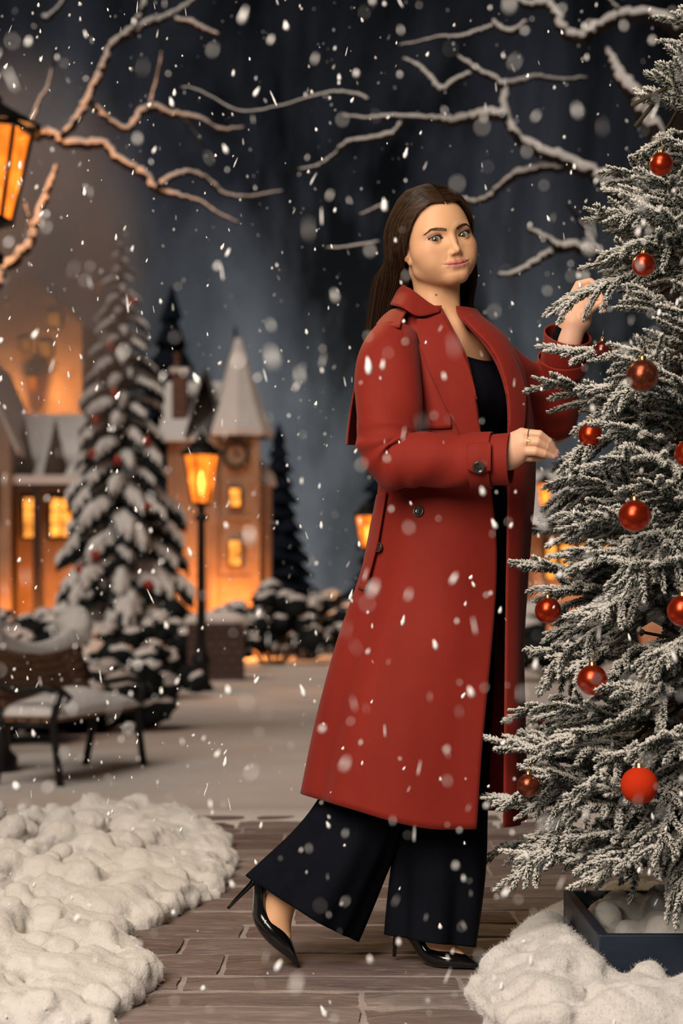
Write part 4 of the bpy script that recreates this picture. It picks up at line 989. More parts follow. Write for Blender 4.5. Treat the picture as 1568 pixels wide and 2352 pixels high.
def head_sdf(p):
    x, y, z = p; ax = np.abs(x); q = (ax, y, z)
    d = sd_ell(p, (0, .8, 3.0), (7.3, 9.3, 8.3))
    d = smin(d, sd_ell(p, (0, -2.4, .3), (6.9, 6.55, 7.2)), 1.6)
    d = smin(d, sd_ell(p, (0, -2.6, -4.2), (6.5, 5.8, 5.1)), 1.8)
    # lower jaw and chin
    d = smin(d, sd_cap(q, (4.9, -1.4, -5.7), (1.3, -6.7, -7.75), 1.25, 1.6), 2.2)
    d = smin(d, sd_ell(p, (0, -7.15, -7.95), (2.1, 1.65, 1.6)), 1.4)
    # cheeks
    d = smin(d, sd_ell(q, (4.28, -4.5, -2.3), (2.7, 3.0, 2.4)), 1.8)
    d = smin(d, sd_ell(q, (3.6, -5.3, -4.6), (2.15, 2.4, 2.2)), 1.8)
    # brow
    d = smin(d, sd_cap(q, (1.4, -8.1, 1.45), (4.4, -6.5, 1.75), .62, .55), 1.3)
    # sockets
    d = smax(d, -sd_ell(q, (3.1, -9.35, .25), (2.2, 1.35, 1.35)), 1.5)
    # nose
    d = smin(d, sd_cap(p, (0, -8.0, 1.2), (0, -9.35, -2.4), .48, .60), .9)
    d = smin(d, sd_ell(p, (0, -9.58, -3.05), (.68, .84, .72)), .75)
    d = smin(d, sd_ell(q, (.86, -8.78, -3.42), (.52, .85, .52)), .5)
    d = smax(d, -sd_ell(q, (.50, -9.22, -3.98), (.26, .48, .24)), .22)
    # muzzle, lips
    d = smin(d, sd_ell(p, (0, -6.45, -5.7), (3.3, 2.3, 2.2)), 1.5)
    d = d+.10*np.exp(-(x/.38)**2-((z+4.65)/.5)**2)
    dl = smin(sd_chain(q, LIP_U, LIP_UR, .2), sd_chain(q, LIP_L, LIP_LR, .2), .03)
    d = smin(d, dl, .42)
    mz, my = mouth_curve(x)
    d = d+.13*np.exp(-((z-mz)/.10)**2)*smoothstep(3.2, 2.7, ax)*smoothstep(-6.3, -7.2, y)
    d = d+.08*np.exp(-((ax-3.2)/.30)**2-((z+5.42)/.32)**2)*smoothstep(-5.5, -6.5, y)     # mouth corners
    d = d+.16*np.exp(-(x/1.8)**2-((z+7.25)/.45)**2)*smoothstep(-6, -7, y)                    # under the lip
    # smile folds
    fx = 1.75+.55*(-3.7-z)*.75
    d = d+.07*np.exp(-((ax-fx)/.35)**2)*smoothstep(-5.9, -4.9, z)*smoothstep(-3.2, -4.2, z)*smoothstep(-5, -6, y)
    # eyes
    ex = ax-EYE_C[0]; ey = y-EYE_C[1]; ez = z-EYE_C[2]
    d = smin(d, np.sqrt(ex**2+ey**2+ez**2)-1.40, .38)
    up = lid_upper(ex)
    d = d+.13*np.exp(-((ez-up-.30-.10*np.cos(ex))/.11)**2)*smoothstep(1.9, 1.3, np.abs(ex))*smoothstep(0, -.6, ey)
    d = d+.05*np.exp(-((ez-lid_lower(ex)+.42)/.16)**2)*smoothstep(1.8, 1.0, np.abs(ex))*smoothstep(0, -.6, ey)
    d = smax(d, -sd_almond(ex, ey, ez), .10)
    # ears
    d = smin(d, sd_ell(q, (6.95, .2, -.6), (.62, 1.7, 2.5)), .35)
    d = smin(d, sd_ell(q, (6.75, -.5, -3.0), (.5, .8, .95)), .3)
    d = smax(d, -sd_ell(q, (7.6, -.2, -.5), (.5, .95, 1.3)), .3)
    return d

SKIN = np.array([.74, .415, .232])
def skin_colors(W, hands=None):
    L = head_local(W); x, y, z = L.T; ax = np.abs(x)
    C = np.tile(SKIN, (len(W), 1))
    def mixc(m, col):
        nonlocal C
        m = np.clip(m, 0, 1)[:, None]; C = C*(1-m)+np.array(col)*m
    front = smoothstep(-4.0, -6.0, y)
    mixc(.42*np.exp(-((ax-5.2)/1.5)**2-((z+2.4-.35*(ax-4.5))/1.3)**2)*smoothstep(-1, -3, y), (.62, .235, .150))
    ex = ax-EYE_C[0]; ez = z
    lid = np.exp(-((ex-.35)/1.65)**2)*smoothstep(-.2, .25, ez-lid_lower(ex)*.2)*smoothstep(1.75, .75, ez)*front
    mixc(.85*lid*smoothstep(-1.6, -.4, ex), (.42, .170, .165))
    up = lid_upper(ex); lo = lid_lower(ex)
    inside = smoothstep(1.62, 1.4, np.abs(ex))*front
    mixc(.92*np.exp(-((ez-up-.04)/.10)**2)*inside, (.035, .018, .018))
    mixc(.50*np.exp(-((ez-lo+.03)/.07)**2)*inside*smoothstep(-1.0, .6, ex), (.10, .04, .04))
    q = (ax, y, z)
    dl = np.minimum(sd_chain(q, LIP_U, np.array(LIP_UR)+.07, .1), sd_chain(q, LIP_L, np.array(LIP_LR)+.04, .1))
    mixc(.92*smoothstep(.12, .0, dl)*front, (.54, .175, .165))
    mz, my = mouth_curve(x)
    mixc(.6*np.exp(-((z-mz)/.10)**2)*smoothstep(3.15, 2.6, ax)*front*smoothstep(-7, -7.6, y), (.16, .045, .045))
    
    mixc(.55*smoothstep(1.47, 1.44, W[:, 2])*(W[:, 0] > .33)+.55*(W[:, 0] > .50), (.76, .45, .33))
    # small mole on the neck
    mole = np.array(P(1003, 672, 3.87)); dm = np.linalg.norm((W-mole)[:, [0, 2]], axis=1)
    mixc(.9*smoothstep(.0032, .0018, dm)*(W[:, 1] < 3.95), (.10, .04, .025))
    return C

def eye_parts(parent):
    """eyeballs with coloured iris; both look into the lens"""
    for s in (1, -1):
        c = head_world((s*EYE_C[0], EYE_C[1], EYE_C[2])); r = EYE_RAD*HEAD_S
        g = np.array([0, 0, CAM_H])-c; g = g/np.linalg.norm(g)
        g = g+np.array([.02*0, 0, .03]); g /= np.linalg.norm(g)
        a = np.cross(g, [0, 0, 1]); a /= np.linalg.norm(a); b = np.cross(a, g)
        nt, npz = 64, 48
        th = np.concatenate([np.linspace(0, .62, 40), np.linspace(.66, math.pi, 24)]); ph = np.linspace(0, 2*np.pi, nt, endpoint=False)
        G = []; Cc = []
        for t in th:
            rr = r*(1+.055*max(0, 1-(t/.5)**2))
            for f in ph:
                dv = math.cos(t)*g+math.sin(t)*(math.cos(f)*a+math.sin(f)*b); G.append(c+rr*dv)
                k = t/.56
                if k < .36: col = (.004, .004, .004)
                elif k < .98:
                    n = .75+.35*math.sin(f*13+2*math.sin(f*5))*.5; m = (k-.36)/.62
                    col = np.array((.125, .120, .070))*n*(1.15-.6*m*m)
                    if m < .25: col = col*.9+np.array((.03, .018, .004))
                elif k < 1.10: col = np.array((.03, .03, .026))*(1-(k-.98)/.12)+np.array((.44, .40, .38))*((k-.98)/.12)
                else: col = (.44, .40, .38)
                Cc.append(col)
        mb = MB(); mb.grid(np.array(G).reshape(len(th), nt, 3), closed_u=True)
        me = mb.mesh('eye'); set_colors(me, np.array(Cc))
        o = link('eye', me, MAT['eye'], parent); o['label'] = 'grey-green eye'

def strands(mb, paths, r0, r1, seg=3):
    for pts in paths:
        n = len(pts); mb.tube(pts, np.linspace(r0, r1, n), seg, caps=False)

def brow_and_lash_parts(parent, bvh):
    R = random.Random(5)
    def onface(x, z, off=.05):
        o = Vector(head_world((x, -14, z))); dn = Vector((HEAD_R @ np.array([0, 1, 0])).tolist())
        h = bvh.ray_cast(o, dn)
        return np.array(h[0])-np.array(dn)*off*HEAD_S if h[0] is not None else np.array(o+dn*.05)
    for s in (1, -1):
        mb = MB(); paths = []
        for i in range(560):
            t = R.random(); w = R.random()-.5
            bx = 1.15+4.15*t; bz = 1.36+.74*math.sin(min(t/.72, 1)*math.pi/2)-(.75*max(0, t-.70)/.30)
            th = .62*(1-.70*max(0, t-.45)/.55)*min(1, .60+t*2.2)
            x0 = bx+R.uniform(-.05, .05); z0 = bz+w*th
            lean = lerp(.10, 1.0, min(1, t*1.6)); up = lerp(.42, .02, min(1, t*1.5))-w*.25*t
            ln = R.uniform(.35, .55)*(1-.35*t)
            pts = [onface(s*(x0+lean*ln*k*.9), z0+up*ln*k*1.2, .02+.06*math.sin(k*2.6)) for k in (0, .5, 1)]
            paths.append(pts)
        strands(mb, paths, .00026, .00010)
        mb.build('eyebrow', MAT['brow'], parent)
        mb = MB(); paths = []
        for i in range(70):
            t = i/69; ex = -1.35+2.95*t
            for up in (1, 0):
                if not up and i % 3: continue
                z = lid_upper(np.array(ex)) if up else lid_lower(np.array(ex))
                yy = EYE_C[1]-math.sqrt(max(.05, 1.36**2-ex**2-float(z)**2))
                base = np.array((s*(EYE_C[0]+ex), yy-.02, EYE_C[2]+float(z)))
                ln = (.36+.46*t+R.uniform(-.06, .06)) if up else .18
                fan = (ex-.0)*.42
                dv = np.array((s*fan, -.85, .45 if up else -.5)); dv /= np.linalg.norm(dv)
                pts = []
                for k in (0, .35, .7, 1):
                    pts.append(head_world(base+dv*ln*k+np.array((0, 0, (.34 if up else -.08)*ln*k*k))))
                paths.append(pts)
        strands(mb, paths, .00028, .00008)
        mb.build('eyelashes', MAT['brow'], parent)
# ------------------------------------------------------------------ the person: body
V3 = lambda p: np.array(p, float)
BF = np.array([.766, -.643, 0]); BL = np.array([.643, .766, 0])        # chest forward, her left
NECK_B = V3(P(1000, 742, 3.95))
SH_R = V3(P(893, 812, 3.82)); SH_L = V3(P(1120, 818, 4.10))
EL_R = V3(P(884, 1052, 3.72)); WR_R = V3(P(1160, 1052, 3.66))
EL_L = V3(P(1272, 985, 4.22)); WR_L = V3(P(1312, 752, 4.06))
HIP_C = V3(P(1010, 1240, 3.95)); 

def make_body_field():
    fld = Field(spaced([(-.30, .09, .012), (.09, .335, .0014), (.335, .62, .012)]),
                spaced([(3.55, 3.78, .012), (3.78, 4.055, .0014), (4.055, 4.45, .012)]),
                spaced([(.10, 1.30, .012), (1.30, 1.50, .004), (1.50, 1.775, .0014)]))
    lo, hi = HEAD_O-.21, HEAD_O+.21
    sl, p = fld.sub(lo, hi)
    shp = [len(a.ravel()) for a in p]
    W = np.stack(np.broadcast_arrays(*p), -1).astype(np.float32)-HEAD_O.astype(np.float32)
    Lc = (W.reshape(-1, 3) @ HEAD_R.astype(np.float32))/np.float32(HEAD_S); del W
    r = np.sqrt(Lc[:, 0]**2+(Lc[:, 1]*.85)**2+(Lc[:, 2]*.78)**2)
    m = (r < 11.5) & (r > 4.0)
    d = np.where(r <= 4.0, -1.0, 8.0).astype(np.float32)
    d[m] = head_sdf((Lc[m, 0], Lc[m, 1], Lc[m, 2]))
    sub = fld.F[sl]; sub[...] = (d*HEAD_S).reshape(shp)
    hw = lambda q: head_world(q)
    neck_t = hw((0, 1.6, -4.0)); 
    fld.cap(neck_t, NECK_B+V3((-.004, 0, .0)), .0455, .047, .020)
    fld.cap(hw((-4.3, 2.5, -5.0)), NECK_B+BF*.052+V3((0, 0, -.012)), .010, .013, .030)      # neck muscles
    fld.cap(hw((4.3, 2.5, -5.0)), NECK_B+BF*.052+V3((0, 0, -.012)), .010, .013, .030)
    for S in (SH_R, SH_L):
        fld.cap(NECK_B+V3((0, 0, -.055))-BF*.02, S+V3((0, 0, -.02)), .034, .042, .045)
    chest = NECK_B+BF*.012+V3((0, 0, -.20))
    Rb = np.stack([BL, BF, [0, 0, 1]])
    def body_ell(c, r):
        def fn(p):
            dx, dy, dz = p[0]-c[0], p[1]-c[1], p[2]-c[2]
            return sd_ell((dx*BL[0]+dy*BL[1], dx*BF[0]+dy*BF[1], dz+0*dx), (0, 0, 0), r)
        return fn
    def add_ell(c, r, k):
        m = max(r)+k+.03; fld.union(body_ell(c, r), c-m, c+m, k)
    add_ell(chest, (.135, .088, .165), .04)
    for s in (1, -1):
        add_ell(NECK_B+BF*.075+BL*s*.066+V3((0, 0, -.205)), (.060, .050, .070), .018)
        fld.cap(NECK_B+BF*.055+BL*s*.012+V3((0, 0, -.048)), NECK_B+BF*.030+BL*s*.14+V3((0, 0, -.055)), .010, .010, .028)
    add_ell(NECK_B+BF*.055+V3((0, 0, -.13)), (.075, .046, .115), .03)
    add_ell(NECK_B+BF*.052+BL*.065+V3((0, 0, -.13)), (.070, .046, .105), .03)
    waist = V3(P(1020, 1075, 3.94)); add_ell(waist, (.125, .095, .16), .06)
    add_ell(HIP_C, (.155, .115, .15), .06)
    fld.cap(SH_R, EL_R, .044, .036, .03); fld.cap(EL_R, WR_R, .036, .026, .02)
    fld.cap(SH_L, EL_L, .044, .036, .03); fld.cap(EL_L, WR_L, .036, .026, .02)
    # legs inside the trousers
    for hip, knee, ank in LEGS:
        fld.cap(hip, knee, .068, .044, .03); fld.cap(knee, ank, .042, .032, .01)
    return fld
LEGS = [(V3(P(1040, 1330, 4.00)), V3(P(1030, 1780, 3.96)), V3(P(1000, 2130, 3.93))),
        (V3(P(985, 1330, 3.93)), V3(P(872, 1790, 3.94)), V3(P(700, 2035, 3.905)))]

# ---- hands -------------------------------------------------------------------------------
def hand_mesh(chains, palm, wrist, k_f=.006, step=.0011):
    """chains: list of (points, radii); palm: capsules; wrist: (a, b, ra, rb)"""
    allp = np.array([q for ch in chains for q in ch[0]]+[q for c in palm for q in c[:2]]+[wrist[0], wrist[1]])
    lo = allp.min(0)-.022; hi = allp.max(0)+.022
    fld = Field(*[np.arange(lo[i], hi[i], step) for i in range(3)])
    for a, b, ra, rb in palm: fld.cap(V3(a), V3(b), ra, rb, .014)
    fld.cap(V3(wrist[0]), V3(wrist[1]), wrist[2], wrist[3], .020)
    for pts, rs in chains:
        pts = [V3(q) for q in pts]
        sub = Field.__new__(Field); 
        d = None
        l = np.min(pts, 0)-.03; h = np.max(pts, 0)+.03
        def fn(p, pts=pts, rs=rs):
            dd = sd_chain(p, pts, rs, .0010)
            return dd
        fld.union(fn, l, h, k_f)
    return fld.nets()
def nail(mb, c, along, out, w=.0046, ln=.0112):
    along = along/np.linalg.norm(along); out = out-along*np.dot(out, along); out /= np.linalg.norm(out)
    side = np.cross(along, out); G = []
    for j in range(7):
        t = j/6-.45; wj = w*math.sqrt(max(.02, 1-(abs(t)*1.7)**4))
        row = []
        for i in range(7):
            s = i/6*2-1
            row.append(c+along*ln*t+side*wj*s-out*(.0018*s*s)+out*(.0004-.0012*t*t))
        G.append(row)
    mb.grid(np.array(G))
def right_hand(parent):
    D = 3.66
    W0 = V3(P(1138, 1046, D+.004)); W1 = V3(P(1168, 1042, D+.002))
    palm = []
    pw = [(1166, 1014, D+.004), (1166, 1029, D-.004), (1167, 1045, D-.006), (1168, 1060, D-.002)]
    kn = [(1198, 995, D-.010), (1201, 1015, D-.016), (1199, 1036, D-.016), (1193, 1050, D-.008)]
    for p, q in zip(pw, kn): palm.append((V3(P(*p)), V3(P(*q)), .0150, .0112))
    palm.append((V3(P(1172, 1050, D+.010)), V3(P(1196, 1030, D+.010)), .015, .013))
    ch = []; tips = []
    def finger(pts, r):
        pts = [V3(P(*q)) for q in pts]; ch.append((pts, r)); tips.append((pts[-2], pts[-1]))
    finger([(1198, 995, D-.010), (1238, 998, D-.022), (1259, 1013, D-.012), (1277, 1038, D+.004)], [.0105, .0092, .0079, .0056])
    finger([(1201, 1015, D-.016), (1233, 1016, D-.026), (1253, 1028, D-.017), (1274, 1046, D-.002)], [.0107, .0094, .0080, .0058])
    finger([(1199, 1036, D-.016), (1228, 1037, D-.025), (1248, 1043, D-.020), (1268, 1050, D-.008)], [.0107, .0094, .0079, .0056])
    finger([(1193, 1050, D-.008), (1217, 1052, D-.004), (1233, 1053, D+.008), (1246, 1052, D+.020)], [.0092, .0078, .0068, .0052])
    finger([(1180, 1036, D+.016), (1222, 1022, D+.026), (1252, 1036, D+.024), (1272, 1047, D+.014)], [.0135, .0108, .0092, .0068])
    V, Q = hand_mesh(ch, palm, (W0, W1, .0280, .0290), k_f=.0028)
    for i, (a, b) in enumerate(tips[:4]):
        mb = MB(); al = b-a; out = V3((.25, -1, .35)) if i < 3 else V3((0, -1, .2))
        on = out-al*np.dot(out, al)/np.dot(al, al); on /= np.linalg.norm(on)
        nail(mb, b-al/np.linalg.norm(al)*.0015+on*(.0062), al, out); mb.build('fingernail', MAT['nail'], parent)
    # rings: a dark band on the index finger, a thin gold one with a loop on the middle finger
    def ring(c, axis, r, t, seg=28):
        axis = axis/np.linalg.norm(axis); u = np.cross(axis, [0, 0, 1]); u /= np.linalg.norm(u); w = np.cross(axis, u)
        th = np.linspace(0, 2*np.pi, seg+1); mb = MB(); mb.tube([c+r*(math.cos(a)*u+math.sin(a)*w) for a in th], t, 6, caps=False); return mb, u, w
    a, b = ch[0][0][0], ch[0][0][1]
    mb, _, _ = ring(a+(b-a)*.42, b-a, .0106, .0012)
    o = mb.build('finger_ring', MAT['pewter'], parent); o['label'] = 'dark textured ring on the index finger'
    a, b = ch[1][0][0], ch[1][0][1]
    c = a+(b-a)*.35; mb, u, w = ring(c, b-a, .0108, .0009)
    n = V3((0, -1, .25)); n -= (b-a)*np.dot(n, b-a)/np.dot(b-a, b-a); n /= np.linalg.norm(n); al = (b-a)/np.linalg.norm(b-a)
    sd = np.cross(al, n)
    th = np.linspace(0, 2*np.pi, 25)
    mb.tube([c+n*.0113+al*(.0035+.0034*math.cos(t))+sd*(.0030*math.sin(t)) for t in th], .0007, 6, caps=False)
    o = mb.build('finger_ring', MAT['gold'], parent); o['label'] = 'thin gold ring with a small loop on the middle finger'
    return V, Q
def left_hand(parent):
    D = 4.05
    W0 = V3(P(1308, 785, D+.005)); W1 = V3(P(1316, 745, D))
    palm = []; ch = []
    pw = [(1298, 738, D+.006), (1311, 733, D-.004), (1326, 732, D-.008), (1340, 737, D-.004)]
    kn = [(1311, 690, D+.004), (1326, 681, D-.004), (1342, 681, D-.008), (1355, 690, D-.006)]
    for a, b in zip(pw, kn): palm.append((V3(P(*a)), V3(P(*b)), .0165, .0115))
    tips = []
    def finger(pts, r):
        pts = [V3(P(*q)) for q in pts]; ch.append((pts, r)); tips.append((pts[-2], pts[-1]))
    finger([(1311, 690, D+.004), (1329, 654, D-.002), (1355, 647, D-.016), (1373, 657, D-.028)], [.0112, .0100, .0086, .0066])
    finger([(1326, 681, D-.004), (1350, 664, D-.014), (1371, 670, D-.032), (1381, 685, D-.042)], [.0108, .0096, .0084, .0066])
    finger([(1342, 681, D-.008), (1364, 675, D-.020), (1380, 687, D-.038), (1386, 701, D-.044)], [.0104, .0094, .0080, .0064])
    finger([(1355, 690, D-.006), (1372, 692, D-.018), (1382, 703, D-.032), (1386, 714, D-.036)], [.0090, .0080, .0070, .0056])
    finger([(1330, 735, D-.014), (1350, 713, D-.036), (1366, 702, D-.046), (1380, 696, D-.050)], [.0140, .0112, .0096, .0074])
    V, Q = hand_mesh(ch, palm, (W0, W1, .0285, .0290), k_f=.004)
    for i, (a, b) in enumerate(tips[:4]):
        mb = MB(); al = b-a; out = V3((.55, -.1, .8)); on = out-al*np.dot(out, al)/np.dot(al, al); on /= np.linalg.norm(on)
        nail(mb, b-al/np.linalg.norm(al)*.0015+on*.006, al, out); mb.build('fingernail', MAT['nail'], parent)
    return V, Q
# ---- feet --------------------------------------------------------------------------------
def foot_mesh(pts, rs, step=.0022):
    pts = [V3(q) for q in pts]; lo = np.min(pts, 0)-.06; hi = np.max(pts, 0)+.06
    fld = Field(*[np.arange(lo[i], hi[i], step) for i in range(3)])
    fld.union(lambda p: sd_chain(p, pts, rs, .02), lo, hi, 0)
    return fld.nets()
# ------------------------------------------------------------------ hair
def hair_path(side, w, layer, n=26, jit=None):
    """side +1 her left, -1 her right; w 0 front .. 1 back; layer 0 outer .. 1 inner"""
    j = jit if jit is not None else np.zeros(8)
    th = 1.0-.75*layer                                   # how far the hair stands off the skull
    def skull(x, y, z, off):
        # push a local point to the skull surface plus off
        c = np.array((0, .8, 3.0)); v = np.array((x, y, z))-c
        r = np.array((7.3, 9.3, 8.3))+off
        return c+v/np.linalg.norm(v/r)
    py = -7.0+w*11.8+j[0]*.3
    zc = 3.0+8.3*math.sqrt(max(0, 1-((py-.8)/9.3)**2))
    part = skull(.35+side*.12, py, zc, .15+1.0*th*min(1, w*2.5+.15))
    # points down the side; the front hair is swept outwards and back
    a1 = lerp(36, 172, w**.80)+j[1]*3
    a2 = lerp(56, 176, w**.80)+j[2]*3
    a3 = lerp(70 if side < 0 else 66, 178, w**.85)+j[3]*3
    def ring(deg, z, off):
        a = math.radians(deg); return skull(side*math.sin(a)*9, -math.cos(a)*9+.8, z, off)
    p1 = skull(*(part*.5+ring(a1, 7.8, .75*th)*.5), .35+1.15*th*min(1, w*3+.25))
    f = min(1, w*4); b = 1.0 if side < 0 else max(0, 1-abs(w-.35)*2)
    p2 = ring(a1, 7.0, .40+(.6+.6*f+(.7*b if side > 0 else 0))*th)
    p3 = ring(a2, 3.2, .40+(.8+(1.3*math.sin(math.pi*min(1, w+.05)) if side < 0 else .9*w*b+1.0*b))*th)
    p4 = ring(a3, -.5, .50+(.8+(2.7*math.sin(math.pi*min(1, w+.05)) if side < 0 else .9*b))*th)
    loc = [part, p1, p2, p3, p4]
    # below the ear the hair hangs in world space behind the neck and down the back
    e = np.clip(w+.02*j[4], 0, 1)
    pts = [head_world(q) for q in loc]
    WS = [0, .25, .5, .75, 1]
    def wp(pxs, py, ds):
        return np.array(P(interp(e, WS, pxs)+j[5]*2.5, py, interp(e, WS, ds)+j[6]*.004+layer*.012))
    if side < 0:
        q = wp([936, 885, 860, 872, 930], 645, [3.95, 3.96, 3.99, 4.04, 4.07]); k = float(smoothstep(.04, .16, e))
        pts += [np.array(P(928, 612, 3.93))*(1-k)+(pts[-1]*.5+q*.5)*k, q,
                wp([915, 875, 851, 862, 905], 700, [3.985, 4.00, 4.03, 4.07, 4.09]), wp([905, 866, 843, 853, 885], 765, [4.01, 4.03, 4.06, 4.1, 4.12]),
                wp([900, 862, 840, 850, 880], 850+j[7]*12, [4.03, 4.05, 4.08, 4.12, 4.14])]
    else:
        pts += [wp([1088, 1088, 1050, 1000, 935], 630, [3.95, 3.97, 4.03, 4.06, 4.06]), wp([1079, 1078, 1040, 985, 905], 690, [3.99, 4.01, 4.06, 4.09, 4.09]),
                wp([1082, 1076, 1030, 965, 888], 740, [4.03, 4.05, 4.09, 4.12, 4.12]), wp([1078, 1072, 1025, 955, 880], 830+j[7]*12, [4.07, 4.08, 4.11, 4.13, 4.14])]
    return spline(pts, n)
def hair_parts(parent):
    root = None
    mb = MB()
    for side in (-1, 1):
        G = np.array([hair_path(side, w, .8, 30) for w in np.linspace(0, 1, 26)])
        mb.grid(G if side > 0 else G[::-1])
    root = mb.build('hair', MAT['hair_under'], parent); root['label'] = 'long straight brown hair'
    modifier(root, 'SOLIDIFY', thickness=.004, offset=-1)
    R = np.random.RandomState(3)
    for layer, cnt, hm in ((0, 2600, 'hair'), (.4, 1000, 'hair'), (-.04, 420, 'hair_light')):
        mb = MB()
        for i in range(cnt):
            side = -1 if R.rand() < .62 else 1
            w = R.rand()**1.25
            if i % 6 == 0: w = R.rand()*.06
            j = R.randn(8)*.8; j[5] *= 1.2
            pts = hair_path(side, w, np.clip(layer+R.rand()*.35, -.05, 1), 22, j)
            rr = np.interp(np.linspace(0, 1, 22), [0, .1, .8, 1], [.0004, .0005, .00045, .00012])
            mb.tube(pts, rr, 3, caps=False)
        mb.build('hair_strands', MAT[hm], root)
    # a few fine fly-aways
    return root
# ------------------------------------------------------------------ clothes
# The coat is a shell of open rings. Each row: photo height of the ring, distance of its middle, left and right limits,
# near front edge, far front edge (photo columns at that height), half depth
COAT = [  # py,   d,   left, right, edgeN, edgeF, half depth, squareness
    (1880, 3.960, 698, 1207, 1094, 1156, .205, 2.6),
    (1700, 3.955, 731, 1206, 1107, 1158, .198, 2.5),
    (1500, 3.950, 778, 1203, 1127, 1160, .182, 2.4),
    (1350, 3.945, 824, 1210, 1139, 1162, .166, 2.2),
    (1240, 3.940, 852, 1217, 1139, 1164, .160, 2.2),
    (1120, 3.940, 872, 1226, 1125, 1166, .152, 2.2),
    (1020, 3.940, 868, 1226, 1106, 1166, .150, 2.2),
    (930,  3.945, 858, 1218, 1094, 1163, .152, 2.2),
    (860,  3.950, 855, 1202, 1078, 1142, .150, 2.2),
    (815,  3.952, 858, 1182, 1061, 1114, .142, 2.3),
    (780,  3.955, 866, 1162, 1042, 1084, .130, 2.3),
    (755,  3.956, 880, 1136, 1030, 1062, .112, 2.3),
    (735,  3.957, 899, 1112, 1020, 1050, .094, 2.2),
    (716,  3.958, 924, 1096, 1012, 1047, .074, 2.0),
]
def coat_ring(row, n):
    py, d, l, r, en, ef, hd, sq = row
    xl, xr = PX(l, d), PX(r, d); cx, rx = (xl+xr)/2, (xr-xl)/2
    z = PZ(py, d)
    def pt(t):
        c, s = math.cos(t), math.sin(t); e = 2/sq
        return np.array((cx+rx*math.copysign(abs(c)**e, c), d+hd*math.copysign(abs(s)**e, s), z))
    def find(px, lo, hi):
        f = lambda t: (lambda q: q[0]/q[1]*F_PX+784-px)(pt(t))
        for _ in range(40):
            m = (lo+hi)/2
            if f(m) < 0: lo = m
            else: hi = m
        return (lo+hi)/2
    tn = find(en, -math.pi*.5, 0); tf = find(ef, -math.pi*.5, 0)
    T = np.linspace(tn, tf-2*math.pi, n)
    return np.array([pt(t) for t in T])
def coat_rows(nv, nu):
    C = spline(np.array(COAT), nv)
    return np.array([coat_ring(tuple(r), nu) for r in C])
def fold_noise(G, amp_fn):
    """soft vertical drapery on a lofted cloth (moved along the outward normal)"""
    du = np.gradient(G, axis=1); dv = np.gradient(G, axis=0); N = np.cross(du, dv); N /= np.linalg.norm(N, axis=2)[:, :, None]+1e-9
    nv, nu = G.shape[:2]; U, Vv = np.meshgrid(np.linspace(0, 1, nu), np.linspace(0, 1, nv))
    return G+N*amp_fn(U, Vv)[:, :, None]

def coat_body(parent):
    nv, nu = 90, 150
    G = coat_rows(nv, nu)
    def amp(U, V):
        k = np.clip(1-V/.52, 0, 1)                  # hem heavy, none at the chest
        a = .010*k*np.sin(U*2*np.pi*4.5+1.0+1.2*V)+.005*k*np.sin(U*2*np.pi*9+.5)
        edge = np.clip(np.minimum(U, 1-U)/.10, 0, 1)
        # creases at the waist under the arm
        a += .004*np.exp(-((V-.56)/.03)**2)*np.sin(U*60)*edge
        return a*edge
    G = fold_noise(G, amp)
    X0, X1 = G[0, :, 0].min(), G[0, :, 0].max()
    G[:, :, 2] += .060*np.clip(1-np.linspace(0, 1, nv)/.30, 0, 1)[:, None]*smoothstep(X0+.62*(X1-X0), X0, G[:, :, 0])      # the hem lifts behind her
    mb = MB(); mb.grid(G)
    o = mb.build('coat', MAT['coat'], parent)
    o['label'] = 'long open rust-red trench coat'
    modifier(o, 'SOLIDIFY', thickness=.0035, offset=0)
    return o, G

def loft_tube(pts, rad, seg, nv, squash=None, cap=False, phase=0):
    """rings of elliptical section along a curved axis. rad: list of (ra, rb) with ra across the view, rb in depth"""
    A = spline(np.array([tuple(p) for p in pts]), nv); R = spline(np.array(rad, float), nv)
    T = np.gradient(A, axis=0); T /= np.linalg.norm(T, axis=1)[:, None]
    G = []
    ref = np.array([0, 1.0, 0])
    for i in range(nv):
        w = ref-T[i]*np.dot(ref, T[i]); w /= np.linalg.norm(w); u = np.cross(w, T[i])
        t = np.linspace(0, 2*np.pi, seg, endpoint=False)+phase
        G.append(A[i]+R[i, 0]*np.cos(t)[:, None]*u+R[i, 1]*np.sin(t)[:, None]*w)
    return np.array(G)
def wrinkle(G, fn):
    c = G.mean(1, keepdims=True); D = G-c; D /= np.linalg.norm(D, axis=2)[:, :, None]
    nv, nu = G.shape[:2]; U, V = np.meshgrid(np.linspace(0, 2*np.pi, nu, endpoint=False), np.linspace(0, 1, nv))
    return G+D*fn(U, V)[:, :, None]

